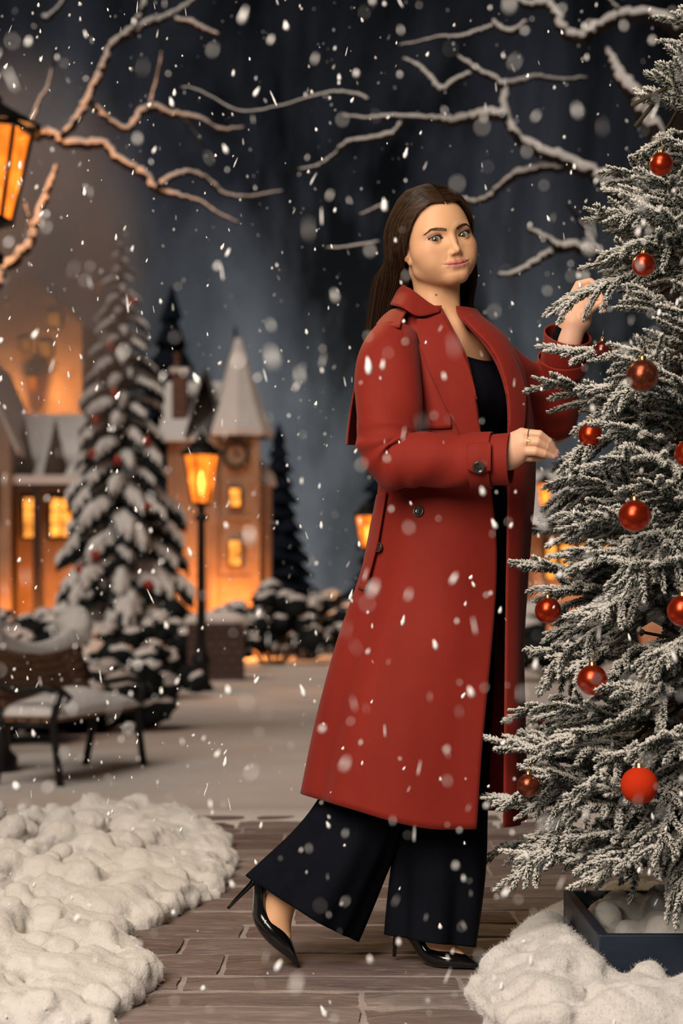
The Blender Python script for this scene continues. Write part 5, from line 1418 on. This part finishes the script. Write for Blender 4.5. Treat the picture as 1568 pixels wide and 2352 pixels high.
def project(poly_px, bvh, nx=14, ny=14, off=.005, dmax=4.3):
    """a quad patch given by 4 photo-pixel boundary curves is laid on the cloth it rests on.
    poly_px: array (rows, cols, 2) of pixels"""
    Gp = np.array(poly_px, float); out = np.zeros(Gp.shape[:2]+(3,)); ok = np.zeros(Gp.shape[:2], bool)
    o = Vector((0, 0, CAM_H))
    for j in range(Gp.shape[0]):
        for i in range(Gp.shape[1]):
            dr = (P(Gp[j, i, 0], Gp[j, i, 1], 1.0)-o).normalized()
            h = bvh.ray_cast(o, dr, 10)
            if h[0] is not None and h[0].y < dmax:
                out[j, i] = np.array(h[0]-dr*off); ok[j, i] = True
    return out, ok
def patch_rows(rows, nx, ny):
    """rows: list of polylines (same number of points) from top to bottom -> dense pixel grid"""
    R = [spline(np.array(r, float), nx) for r in rows]
    R = np.array(R); out = np.stack([np.stack([np.interp(np.linspace(0, len(rows)-1, ny), np.arange(len(rows)), R[:, i, k]) for i in range(nx)], 1) for k in (0, 1)], 2)
    return out
def fill_missing(G, ok):
    for _ in range(60):
        if ok.all(): break
        J, I = np.nonzero(~ok)
        new = ok.copy()
        for j, i in zip(J, I):
            nb = [(j+a, i+b) for a, b in ((0,1),(0,-1),(1,0),(-1,0)) if 0 <= j+a < G.shape[0] and 0 <= i+b < G.shape[1] and ok[j+a, i+b]]
            if nb:
                acc = []
                for (a, b) in nb:
                    a2, b2 = 2*a-j, 2*b-i
                    if 0 <= a2 < G.shape[0] and 0 <= b2 < G.shape[1] and ok[a2, b2]: acc.append(2*G[a, b]-G[a2, b2])
                    else: acc.append(G[a, b])
                G[j, i] = np.mean(acc, 0); new[j, i] = True
        ok[...] = new
    return G
def smooth_grid(G, n=2):
    for _ in range(n):
        H = G.copy()
        H[1:-1, 1:-1] = (G[1:-1, 1:-1]*2+G[:-2, 1:-1]+G[2:, 1:-1]+G[1:-1, :-2]+G[1:-1, 2:])/6
        H[0, 1:-1] = (G[0, 1:-1]*2+G[0, :-2]+G[0, 2:])/4; H[-1, 1:-1] = (G[-1, 1:-1]*2+G[-1, :-2]+G[-1, 2:])/4
        G = H
    return G
def laid_patch(name, rows, bvh, parent, off=.006, nx=24, ny=24, thick=.003, lift=None, material='coat', sm=2, dmax=4.3):
    px = patch_rows(rows, nx, ny); G, ok = project(px, bvh, off=off, dmax=dmax); G = fill_missing(G, ok); G = smooth_grid(G, sm)
    if lift is not None:
        U, V = np.meshgrid(np.linspace(0, 1, nx), np.linspace(0, 1, ny)); d = np.array((0, -1, .15))
        G = G+d*lift(U, V)[:, :, None]
    mb = MB(); mb.grid(G); o = mb.build(name, MAT[material], parent); modifier(o, 'SOLIDIFY', thickness=thick, offset=0)
    return o, G
def button(parent, px, bvh, r, name='button', off=.004, face=None):
    o = Vector((0, 0, CAM_H)); dr = (P(px[0], px[1], 1.0)-o).normalized(); h = bvh.ray_cast(o, dr, 10)
    n = h[1] if face is None else Vector(face)
    if n.dot(dr) > 0: n = -n
    q = n.to_track_quat('Z', 'Y').to_matrix().to_4x4(); M = Matrix.Translation(h[0]+n*off) @ q
    mb = MB(); mb.lathe([(0, .0012), (r*.50, .0010), (r*.62, .0016), (r*.72, .0034), (r*.88, .0040), (r, .0030), (r*1.02, .0010), (r*.95, -.0012), (0, -.0014)], 28, M)
    for sx in (-1, 1):
        for sy in (-1, 1):
            mb.lathe([(.0, .0019), (r*.09, .0019), (r*.10, .0008)], 8, M @ Matrix.Translation((sx*r*.20, sy*r*.20, 0)))
    b = mb.build(name, MAT['button'], parent)
    mb = MB(); 
    for s in (-1, 1):
        mb.tube([M @ Vector((s*r*.2, t*r*.22, .0024)) for t in (-1, 1)], .0007, 6)
    th = mb.build('button_thread', MAT['thread'], parent)
    return b

def sleeve_right(coat):
    pts = [P(908, 780, 3.85), P(893, 838, 3.81), P(893, 940, 3.765), P(888, 1010, 3.74), P(905, 1057, 3.725), P(968, 1056, 3.70), P(1060, 1058, 3.68), P(1130, 1056, 3.665), P(1172, 1055, 3.655)]
    rad = [(.056, .058), (.071, .070), (.072, .068), (.066, .064), (.060, .062), (.058, .056), (.054, .052), (.054, .050), (.0555, .050)]
    G = loft_tube(pts, rad, 64, 120)
    def fn(U, V):
        e = .0065*np.exp(-((V-.47)/.10)**2)*(np.sin(V*95+2.5*np.cos(U)+1.5*np.sin(U*2))*.7+.5*np.sin(V*52+U*2))
        c = .0035*smoothstep(.55, .7, V)*smoothstep(.93, .8, V)*np.sin(V*38+3*np.sin(U)+U)
        a = .0030*smoothstep(.1, .2, V)*smoothstep(.42, .3, V)*np.sin(U*3+V*14)
        return e+c+a
    G = wrinkle(G, fn)
    mb = MB(); mb.grid(G, closed_u=True); o = mb.build('sleeve', MAT['coat'], coat); modifier(o, 'SOLIDIFY', thickness=.0035, offset=-1)
    # cuff strap round the wrist with a pointed end and a button
    pts = [P(1083, 1058, 3.675), P(1130, 1057, 3.665)]
    G2 = loft_tube(pts, [(.0600, .0565), (.0600, .0560)], 64, 10)
    mb = MB(); mb.grid(G2, closed_u=True); s = mb.build('cuff_strap', MAT['coat'], coat); modifier(s, 'SOLIDIFY', thickness=.003, offset=-1)
    return o, s, G
def sleeve_left(coat):
    a, e, w = V3(P(1140, 852, 4.08)), V3(P(1264, 950, 4.20)), V3(P(1292, 828, 4.11))
    f = Field(np.arange(.26, .64, .004), np.arange(3.94, 4.34, .004), np.arange(1.12, 1.48, .004))
    f.cap(a, e, .070, .062, .001); f.cap(e, w, .060, .050, .035)
    X, Y, Z = np.meshgrid(*f.ax, indexing='ij')
    f.F += (.0035*np.sin(Z*95+14*X)*np.sin(Y*30+X*25)).astype(np.float32)
    Vv, Qq = f.nets(); o = link('sleeve', np_mesh('sleeve', Vv, Qq), MAT['coat'], coat)
    G = loft_tube([P(1287, 856, 4.13), P(1291, 835, 4.115), P(1296, 805, 4.09), P(1304, 768, 4.065)], [(.052, .052), (.0525, .052), (.053, .052), (.057, .055)], 56, 24)
    mb = MB(); mb.grid(G, closed_u=True); c = mb.build('cuff', MAT['coat'], coat); modifier(c, 'SOLIDIFY', thickness=.0035, offset=-1)
    G2 = loft_tube([P(1289, 850, 4.12), P(1292, 822, 4.10)], [(.0585, .0565), (.0590, .0570)], 56, 8)
    mb = MB(); mb.grid(G2, closed_u=True); s = mb.build('cuff_strap', MAT['coat'], coat); modifier(s, 'SOLIDIFY', thickness=.003, offset=-1)
    mb = MB(); mb.grid(loft_tube([P(1297, 805, 4.09), P(1311, 750, 4.06)], [(.036, .036), (.0355, .035)], 40, 10), closed_u=True)
    mb.build('sweater_cuff', MAT['navy'], coat.parent)
    return o

def trousers(parent):
    def leg(pts, rad, tilt=None, nv=70, seg=72, folds=5, hemcut=None):
        G = loft_tube(pts, rad, seg, nv)
        G = wrinkle(G, lambda U, V: .010*smoothstep(.35, 1, V)*np.sin(U*folds+1.0+V*1.5)+.005*np.sin(U*9+V*5)*smoothstep(.4, 1, V))
        if hemcut is not None: G = hemcut(G)
        return G
    G1 = leg([P(1030, 1300, 3.98), P(1040, 1500, 3.97), P(1030, 1700, 3.96), P(1020, 1850, 3.955), P(1012, 1960, 3.95), P(1002, 2060, 3.94), P(990, 2158, 3.93)],
             [(.100, .10), (.095, .10), (.096, .10), (.100, .10), (.104, .10), (.103, .10), (.101, .098)])
    mb = MB(); mb.grid(G1, closed_u=True)
    o = mb.build('trousers', MAT['navy'], parent); o['label'] = 'wide-leg black trousers'
    modifier(o, 'SOLIDIFY', thickness=.003, offset=-1)
    # the leg drawn back, its hem lifted by the raised heel
    pts = [P(985, 1300, 3.93), P(945, 1500, 3.94), P(900, 1680, 3.945), P(860, 1790, 3.94), P(818, 1895, 3.925), P(772, 1975, 3.91), P(692, 2085, 3.90)]
    rad = [(.095, .09), (.085, .085), (.080, .075), (.090, .078), (.100, .09), (.110, .10), (.139, .10)]
    G2 = leg(pts, rad, folds=4)
    # turn the lower rings so that the hem runs along the line seen in the photo
    A = np.array(P(566, 2018, 3.90)); B = np.array(P(809, 2164, 3.90)); hd = (B-A)/np.linalg.norm(B-A)
    nv = G2.shape[0]
    for j in range(nv):
        v = j/(nv-1); k = float(smoothstep(.60, 1.0, np.array(v)))
        c = G2[j].mean(0); D = G2[j]-c
        T = spline(np.array([tuple(p) for p in pts]), nv); t = T[min(j+1, nv-1)]-T[max(j-1, 0)]; t /= np.linalg.norm(t)
        u = np.cross([0, 1.0, 0]-t*t[1], t); u /= np.linalg.norm(u)
        a = D @ u
        u2 = u*(1-k)+hd*k*np.sign(np.dot(u, hd)); u2 /= np.linalg.norm(u2)
        G2[j] = c+D+a[:, None]*(u2-u)
    mb = MB(); mb.grid(G2, closed_u=True)
    o2 = mb.build('trouser_leg', MAT['navy'], o); modifier(o2, 'SOLIDIFY', thickness=.003, offset=-1)
    # hips
    mb = MB(); mb.grid(loft_tube([P(1030, 1120, 3.945), P(1028, 1200, 3.945), P(1020, 1300, 3.95), P(1015, 1420, 3.95)], [(.130, .115), (.140, .125), (.146, .130), (.135, .12)], 60, 24), closed_u=True)
    mb.build('trouser_seat', MAT['navy'], o)
    return o
def sweater(parent):
    """close black top with a straight scooped neckline"""
    rows = [(1140, 3.945, .130, .112), (1075, 3.945, .132, .112), (1000, 3.945, .140, .118), (940, 3.94, .150, .132), (890, 3.94, .150, .132), (860, 3.945, .148, .120), (838, 3.947, .142, .106), (826, 3.948, .138, .098)]
    R = spline(np.array(rows), 50); G = []
    for py, d, a, b in R:
        c = np.array(P(1022, py, d)); t = np.linspace(0, 2*np.pi, 72, endpoint=False)
        bust = .018*math.exp(-((py-930)/55)**2)
        row = []
        for x in t:
            f = math.cos(x); l = math.sin(x)
            rf = b+(bust*(1.0-.55*math.exp(-(l/.28)**2)) if f > 0 else 0)
            row.append(c+BF*f*rf+BL*l*a+np.array((0, 0, -.010*max(0, f)*math.exp(-(l/.5)**2) if py < 845 else 0)))
        G.append(row)
    mb = MB(); mb.grid(np.array(G), closed_u=True)
    o = mb.build('knit_top', MAT['navy'], parent); o['label'] = 'close-fitting black top with a low straight neckline'
    modifier(o, 'SOLIDIFY', thickness=.003, offset=-1)
    return o

def shoes(parent):
    # standing shoe, pointed toe to the right
    def loft_shoe(name, spine, parent):
        """spine rows: centre (world), half width, half height, up vector"""
        G = []
        S = spline(np.array([tuple(c)+(w, h)+tuple(up) for c, w, h, up in spine]), 40)
        C = S[:, :3]; T = np.gradient(C, axis=0); T /= np.linalg.norm(T, axis=1)[:, None]
        for i in range(len(S)):
            up = S[i, 5:8]-T[i]*np.dot(S[i, 5:8], T[i]); up /= np.linalg.norm(up); sd = np.cross(T[i], up)
            t = np.linspace(0, 2*np.pi, 32, endpoint=False); c, s = np.cos(t), np.sin(t)
            e = .8
            G.append(C[i]+S[i, 3]*(np.sign(c)*np.abs(c)**e)[:, None]*sd+S[i, 4]*(np.sign(s)*np.abs(s)**e)[:, None]*up)
        mb = MB(); base = mb.n; mb.grid(np.array(G), closed_u=True)
        n = len(G); mb.f.append(tuple(range(32))[::-1]); mb.mi.append(0); mb.f.append(tuple((n-1)*32+i for i in range(32))); mb.mi.append(0)
        return mb.build(name, MAT['patent'], parent)
    up = (0, 0, 1); D = 3.90
    sp = [(P(1101, 2219, D-.035), .004, .004, up), (P(1085, 2214, D-.03), .017, .008, up), (P(1062, 2207, D-.022), .030, .014, up), (P(1035, 2201, D-.012), .038, .019, up),
          (P(1008, 2196, D), .038, .023, up), (P(985, 2184, D+.01), .034, .022, up), (P(962, 2150, D+.02), .030, .022, up), (P(938, 2116, D+.03), .030, .030, up), (P(915, 2104, D+.04), .029, .038, up), (P(905, 2095, D+.045), .022, .032, up)]
    s1 = loft_shoe('shoe', sp, parent); s1['label'] = 'black pointed stiletto planted on the bricks'
    mb = MB(); mb.tube([P(911, 2118, D+.045), P(908, 2150, D+.043), P(905, 2197, D+.040)], [.012, .0052, .0045], 12)
    mb.build('stiletto_heel', MAT['patent'], s1)
    # raised shoe standing on its toe
    L = 3.90
    sp = [(P(684, 2216, L-.03), .004, .004, (.8, 0, .6)), (P(674, 2200, L-.028), .014, .009, (.85, 0, .5)), (P(657, 2176, L-.02), .027, .018, (.85, 0, .5)), (P(634, 2148, L-.012), .034, .024, (.85, 0, .5)),
          (P(611, 2120, L-.004), .034, .024, (.95, 0, .3)), (P(599, 2094, L), .031, .020, (1, 0, 0)), (P(596, 2066, L), .029, .015, (1, 0, -.1)), (P(598, 2042, L), .028, .015, (1, 0, -.1)), (P(604, 2018, L), .024, .018, (1, 0, -.1))]
    s2 = loft_shoe('shoe', sp, parent); s2['label'] = 'black pointed stiletto tipped up on its toe'
    mb = MB(); mb.tube([P(596, 2010, L), P(576, 2032, L), P(548, 2060, L), P(523, 2086, L)], [.012, .0062, .0048, .0042], 12)
    mb.build('stiletto_heel', MAT['patent'], s2)
FOOT1 = ([P(1000, 2060, 3.93), P(1000, 2130, 3.925), P(1002, 2165, 3.915), P(1018, 2190, 3.905), P(1050, 2203, 3.89)], [.036, .034, .034, .030, .020])
FOOT2 = ([P(668, 2010, 3.90), P(646, 2068, 3.90), P(634, 2105, 3.90), P(632, 2125, 3.897), P(648, 2155, 3.885)], [.036, .031, .030, .028, .020])
def build_person():
    per = empty('person', P(890, 2222, 3.9), 'person in a long red trench coat and black heels, touching a frosted tree', 'person')
    V, Q = make_body_field().nets()
    parts = [(V, Q)]
    parts.append(right_hand(per)); parts.append(left_hand(per))
    parts.append(foot_mesh(*FOOT1)); parts.append(foot_mesh(*FOOT2))
    n = 0; VV = []; QQ = []
    for v, q in parts: VV.append(v); QQ.append(q+n); n += len(v)
    V = np.concatenate(VV); Q = np.concatenate(QQ)
    me = np_mesh('body', V, Q); set_colors(me, skin_colors(V))
    body = link('body', me, MAT['skin'], per)
    bvh = BVHTree.FromPolygons([tuple(v) for v in parts[0][0]], [tuple(int(i) for i in q) for q in parts[0][1]])
    eye_parts(per); brow_and_lash_parts(per, bvh); hair_parts(per)
    mb = MB()
    for dx, dz in ((0, 0), (.35, .5), (-.35, .35)):
        c = head_world((-7.3+.1*dx, -.75+dx, -2.75+dz)); mb.lathe([(0, .0012), (.0013, .0008), (.0016, 0), (.001, -.001), (0, -.0012)], 8, Matrix.Translation(Vector(c)))
    e = mb.build('earring', MAT['gold'], per); e['label'] = 'small gold ear studs'
    coat, CG = coat_body(per)
    mb = MB(); mb.grid(CG); me0 = mb.mesh('tmp')
    cb = BVHTree.FromPolygons([tuple(v) for v in CG.reshape(-1, 3)], [tuple(f) for f in mb.f]); bpy.data.meshes.remove(me0)
    sl, strap, SG = sleeve_right(coat); sleeve_left(coat)
    ms = MB(); ms.grid(SG, closed_u=True)
    sb = BVHTree.FromPolygons([tuple(v) for v in SG.reshape(-1, 3)], [tuple(f) for f in ms.f])
    # front storm flap (near side), lying on the chest
    o, FG = laid_patch('storm_flap', [[(962, 790), (985, 780), (1010, 775)], [(965, 880), (1000, 872), (1030, 865)], [(970, 984), (1005, 985), (1036, 983)]], cb, coat, off=.008)
    # lapel of the near side
    lap = [[(957, 733), (985, 733), (1013, 722)], [(955, 760), (995, 755), (1033, 757)], [(966, 800), (1015, 800), (1057, 800)],
           [(983, 850), (1035, 845), (1077, 845)], [(1003, 890), (1053, 890), (1090, 890)], [(1020, 930), (1066, 930), (1097, 930)], [(1050, 985), (1078, 985), (1103, 985)], [(1085, 1060), (1098, 1060), (1113, 1060)]]
    laid_patch('lapel', lap, cb, coat, off=.016, nx=26, ny=40, lift=lambda U, V: .010*(1-U)**2*np.exp(-((V-.5)/.3)**2)+.004*np.sin(V*9)*(1-U))
    # far lapel
    lap2 = [[(1049, 737), (1066, 728), (1084, 722)], [(1060, 757), (1085, 748), (1110, 742)], [(1095, 797), (1122, 785), (1150, 776)],
            [(1128, 837), (1152, 822), (1178, 812)], [(1150, 872), (1172, 862), (1196, 855)], [(1162, 905), (1185, 900), (1208, 900)], [(1166, 960), (1186, 960), (1206, 960)], [(1167, 1030), (1180, 1030), (1195, 1030)]]
    laid_patch('lapel', lap2, cb, coat, off=.012, nx=22, ny=40, lift=lambda U, V: .006*U*np.exp(-((V-.5)/.3)**2))
    collar(coat)
    # shoulder strap with its loop and end
    both = BVHTree.FromPolygons([tuple(v) for v in np.concatenate([CG.reshape(-1, 3), SG.reshape(-1, 3)])], [tuple(f) for f in mb.f]+[tuple(i+CG.shape[0]*CG.shape[1] for i in f) for f in ms.f])
    SP = np.array([[tuple(P(*q)) for q in r] for r in ([(898, 714, 3.905), (915, 710, 3.885), (935, 714, 3.86)], [(880, 728, 3.875), (901, 727, 3.840), (926, 730, 3.815)], [(864, 747, 3.845), (890, 751, 3.795), (918, 752, 3.775)])])
    SP = np.array([spline(r, 12) for r in SP]); SP = np.array([spline(SP[:, i], 12) for i in range(12)]).transpose(1, 0, 2)
    mbs = MB(); mbs.grid(SP); o = mbs.build('shoulder_strap', MAT['coat'], coat); modifier(o, 'SOLIDIFY', thickness=.006, offset=0)
        # pocket welt
    laid_patch('pocket_flap', [[(867, 1136), (876, 1134), (886, 1132)], [(845, 1250), (855, 1250), (866, 1250)], [(823, 1352), (830, 1355), (838, 1358)]], cb, coat, off=.006, nx=8, ny=26, thick=.005, lift=lambda U, V: .016*U**2)
    # cape over the back: hangs from the shoulder, stands off behind the arm
    pts = [[P(872, 748, 3.93), P(868, 746, 4.0), P(900, 742, 4.06), P(960, 740, 4.09)],
           [P(836, 800, 3.90), P(838, 800, 4.03), P(880, 800, 4.11), P(980, 800, 4.14)],
           [P(812, 900, 3.90), P(820, 900, 4.06), P(880, 900, 4.14), P(990, 900, 4.16)],
           [P(800, 985, 3.91), P(806, 990, 4.07), P(880, 1000, 4.15), P(990, 1000, 4.17)],
           [P(797, 1021, 3.91), P(803, 1022, 4.08), P(880, 1022, 4.16), P(990, 1022, 4.17)]]
    Gc = np.array([spline(np.array([tuple(p) for p in r]), 24) for r in pts]); Gc = np.array([spline(Gc[:, i], 30) for i in range(24)]).transpose(1, 0, 2)
    mbc = MB(); mbc.grid(Gc); o = mbc.build('back_cape', MAT['coat'], coat); modifier(o, 'SOLIDIFY', thickness=.0035, offset=0)
    # buttons
    button(coat, (962, 1175), cb, .0125); button(coat, (877, 1259), cb, .0115, off=.010)
    laid = laid_patch('cuff_tab', [[(1073, 1018), (1100, 1016), (1128, 1017)], [(1072, 1050), (1100, 1050), (1127, 1050)], [(1072, 1079), (1100, 1089), (1127, 1081)]], sb, coat, off=.012, nx=14, ny=14, sm=2)
    button(coat, (1098, 1070), sb, .0130, off=.016)
    mb2 = MB(); mb2.tube([P(1091, 1118, 3.668), P(1104, 1121, 3.664), P(1120, 1119, 3.668)], .0042, 8); mb2.build('cuff_buckle', MAT['button'], coat)
    trousers(per); sweater(per); shoes(per)
    return per
def collar(coat):
    """stand-up collar falling over at both fronts: rows from the inner neck edge over the fold to the outer edge"""
    cx = NECK_B
    # spine of the fold line: from the near front round the back to the far front
    fold = [P(1008, 712, 3.870), P(978, 690, 3.868), P(945, 664, 3.885), P(928, 655, 3.935), P(945, 652, 4.005), P(990, 660, 4.05), P(1050, 684, 4.045), P(1084, 708, 4.005), P(1062, 735, 3.93)]
    outer = [P(1010, 717, 3.858), P(962, 727, 3.835), P(925, 708, 3.840), P(897, 700, 3.925), P(915, 700, 4.05), P(990, 705, 4.10), P(1070, 715, 4.09), P(1098, 728, 4.03), P(1066, 745, 3.915)]
    inner = [P(1013, 735, 3.885), P(985, 735, 3.885), P(958, 730, 3.90), P(945, 725, 3.945), P(955, 722, 4.0), P(995, 722, 4.03), P(1048, 728, 4.02), P(1066, 738, 3.985), P(1056, 748, 3.935)]
    n = 60
    F, O, I = [spline(np.array([tuple(p) for p in c]), n) for c in (fold, outer, inner)]
    rows = []
    for k in np.linspace(0, 1, 7): rows.append(I*(1-k)+F*k)
    for k in np.linspace(0, 1, 12)[1:]:
        r = F*(1-k)+O*k; r[:, 2] += .008*math.sin(k*math.pi); rows.append(r)
    G = smooth_grid(np.array(rows), 1)
    mb = MB(); mb.grid(G); o = mb.build('collar', MAT['coat'], coat); modifier(o, 'SOLIDIFY', thickness=.0035, offset=0)
    return o
PERSON = build_person()
# ------------------------------------------------------------------ falling snow
MAT['flake'] = mat('snow_flake', (.90, .89, .90), rough=.9, spec=.1)
def build_flakes():
    R = np.random.RandomState(17); V = []; F = []; n0 = 0
    ico = []
    for j, (r, z) in enumerate([(0, 1.5), (.55, .75), (.95, -.1), (.70, -.75), (0, -1.05)]):
        if r == 0: ico.append([(0, 0, z)])
        else: ico.append([(r*math.cos(a+j*.5), r*math.sin(a+j*.5), z) for a in np.linspace(0, 2*np.pi, 6, endpoint=False)])
    base = np.array([p for ring in ico for p in ring]); fc = []
    for i in range(6):
        k = (i+1) % 6; fc += [(0, 1+i, 1+k), (1+i, 7+i, 7+k), (1+i, 7+k, 1+k), (7+i, 13+i, 13+k), (7+i, 13+k, 7+k), (13+i, 19, 13+k)]
    fc = np.array(fc)
    Vs = []; Fs = []
    for i in range(5600):
        y = R.uniform(1.15, 9.0); x = R.uniform(-.30, .30)*y*1.15; z = CAM_H+R.uniform(-.26, .40)*y*1.08
        if z < .05: continue
        # keep clear of the person's face and of the inside of things
        if 3.45 < y < 4.5 and -.25 < x < 1.2: continue
        if y < 3.9 and 940 < 784+x/y*F_PX < 1110 and 440 < HORIZON-(z-CAM_H)/y*F_PX < 660: continue
        big = R.rand()
        s = .0011+.0017*R.rand() if big < .62 else (.0025+.0022*R.rand() if big < .95 else .0045+.002*R.rand())
        if y < 2.2: s *= .62
        el = R.uniform(.8, 1.7)
        sc = np.array((s*R.uniform(.7, 1.1), s*R.uniform(.7, 1.1), s*el))
        if R.rand() < .22: sc = np.array((s*.28, s*.28, s*2.2))
        tl = R.uniform(-.5, .5); c, sn = math.cos(tl), math.sin(tl)
        b = base*sc*R.uniform(.85, 1.15, (len(base), 1)); bx = b[:, 0]*c+b[:, 2]*sn; bz = -b[:, 0]*sn+b[:, 2]*c
        Vs.append(np.stack([bx+x, b[:, 1]+y, bz+z], 1)); Fs.append(fc+n0); n0 += len(base)
    me = np_mesh('falling_snow', np.concatenate(Vs), np.concatenate(Fs))
    o = link('falling_snow', me, MAT['flake']); tag(o, 'white snowflakes drifting down through the air', 'snow', kind='stuff')
build_flakes()
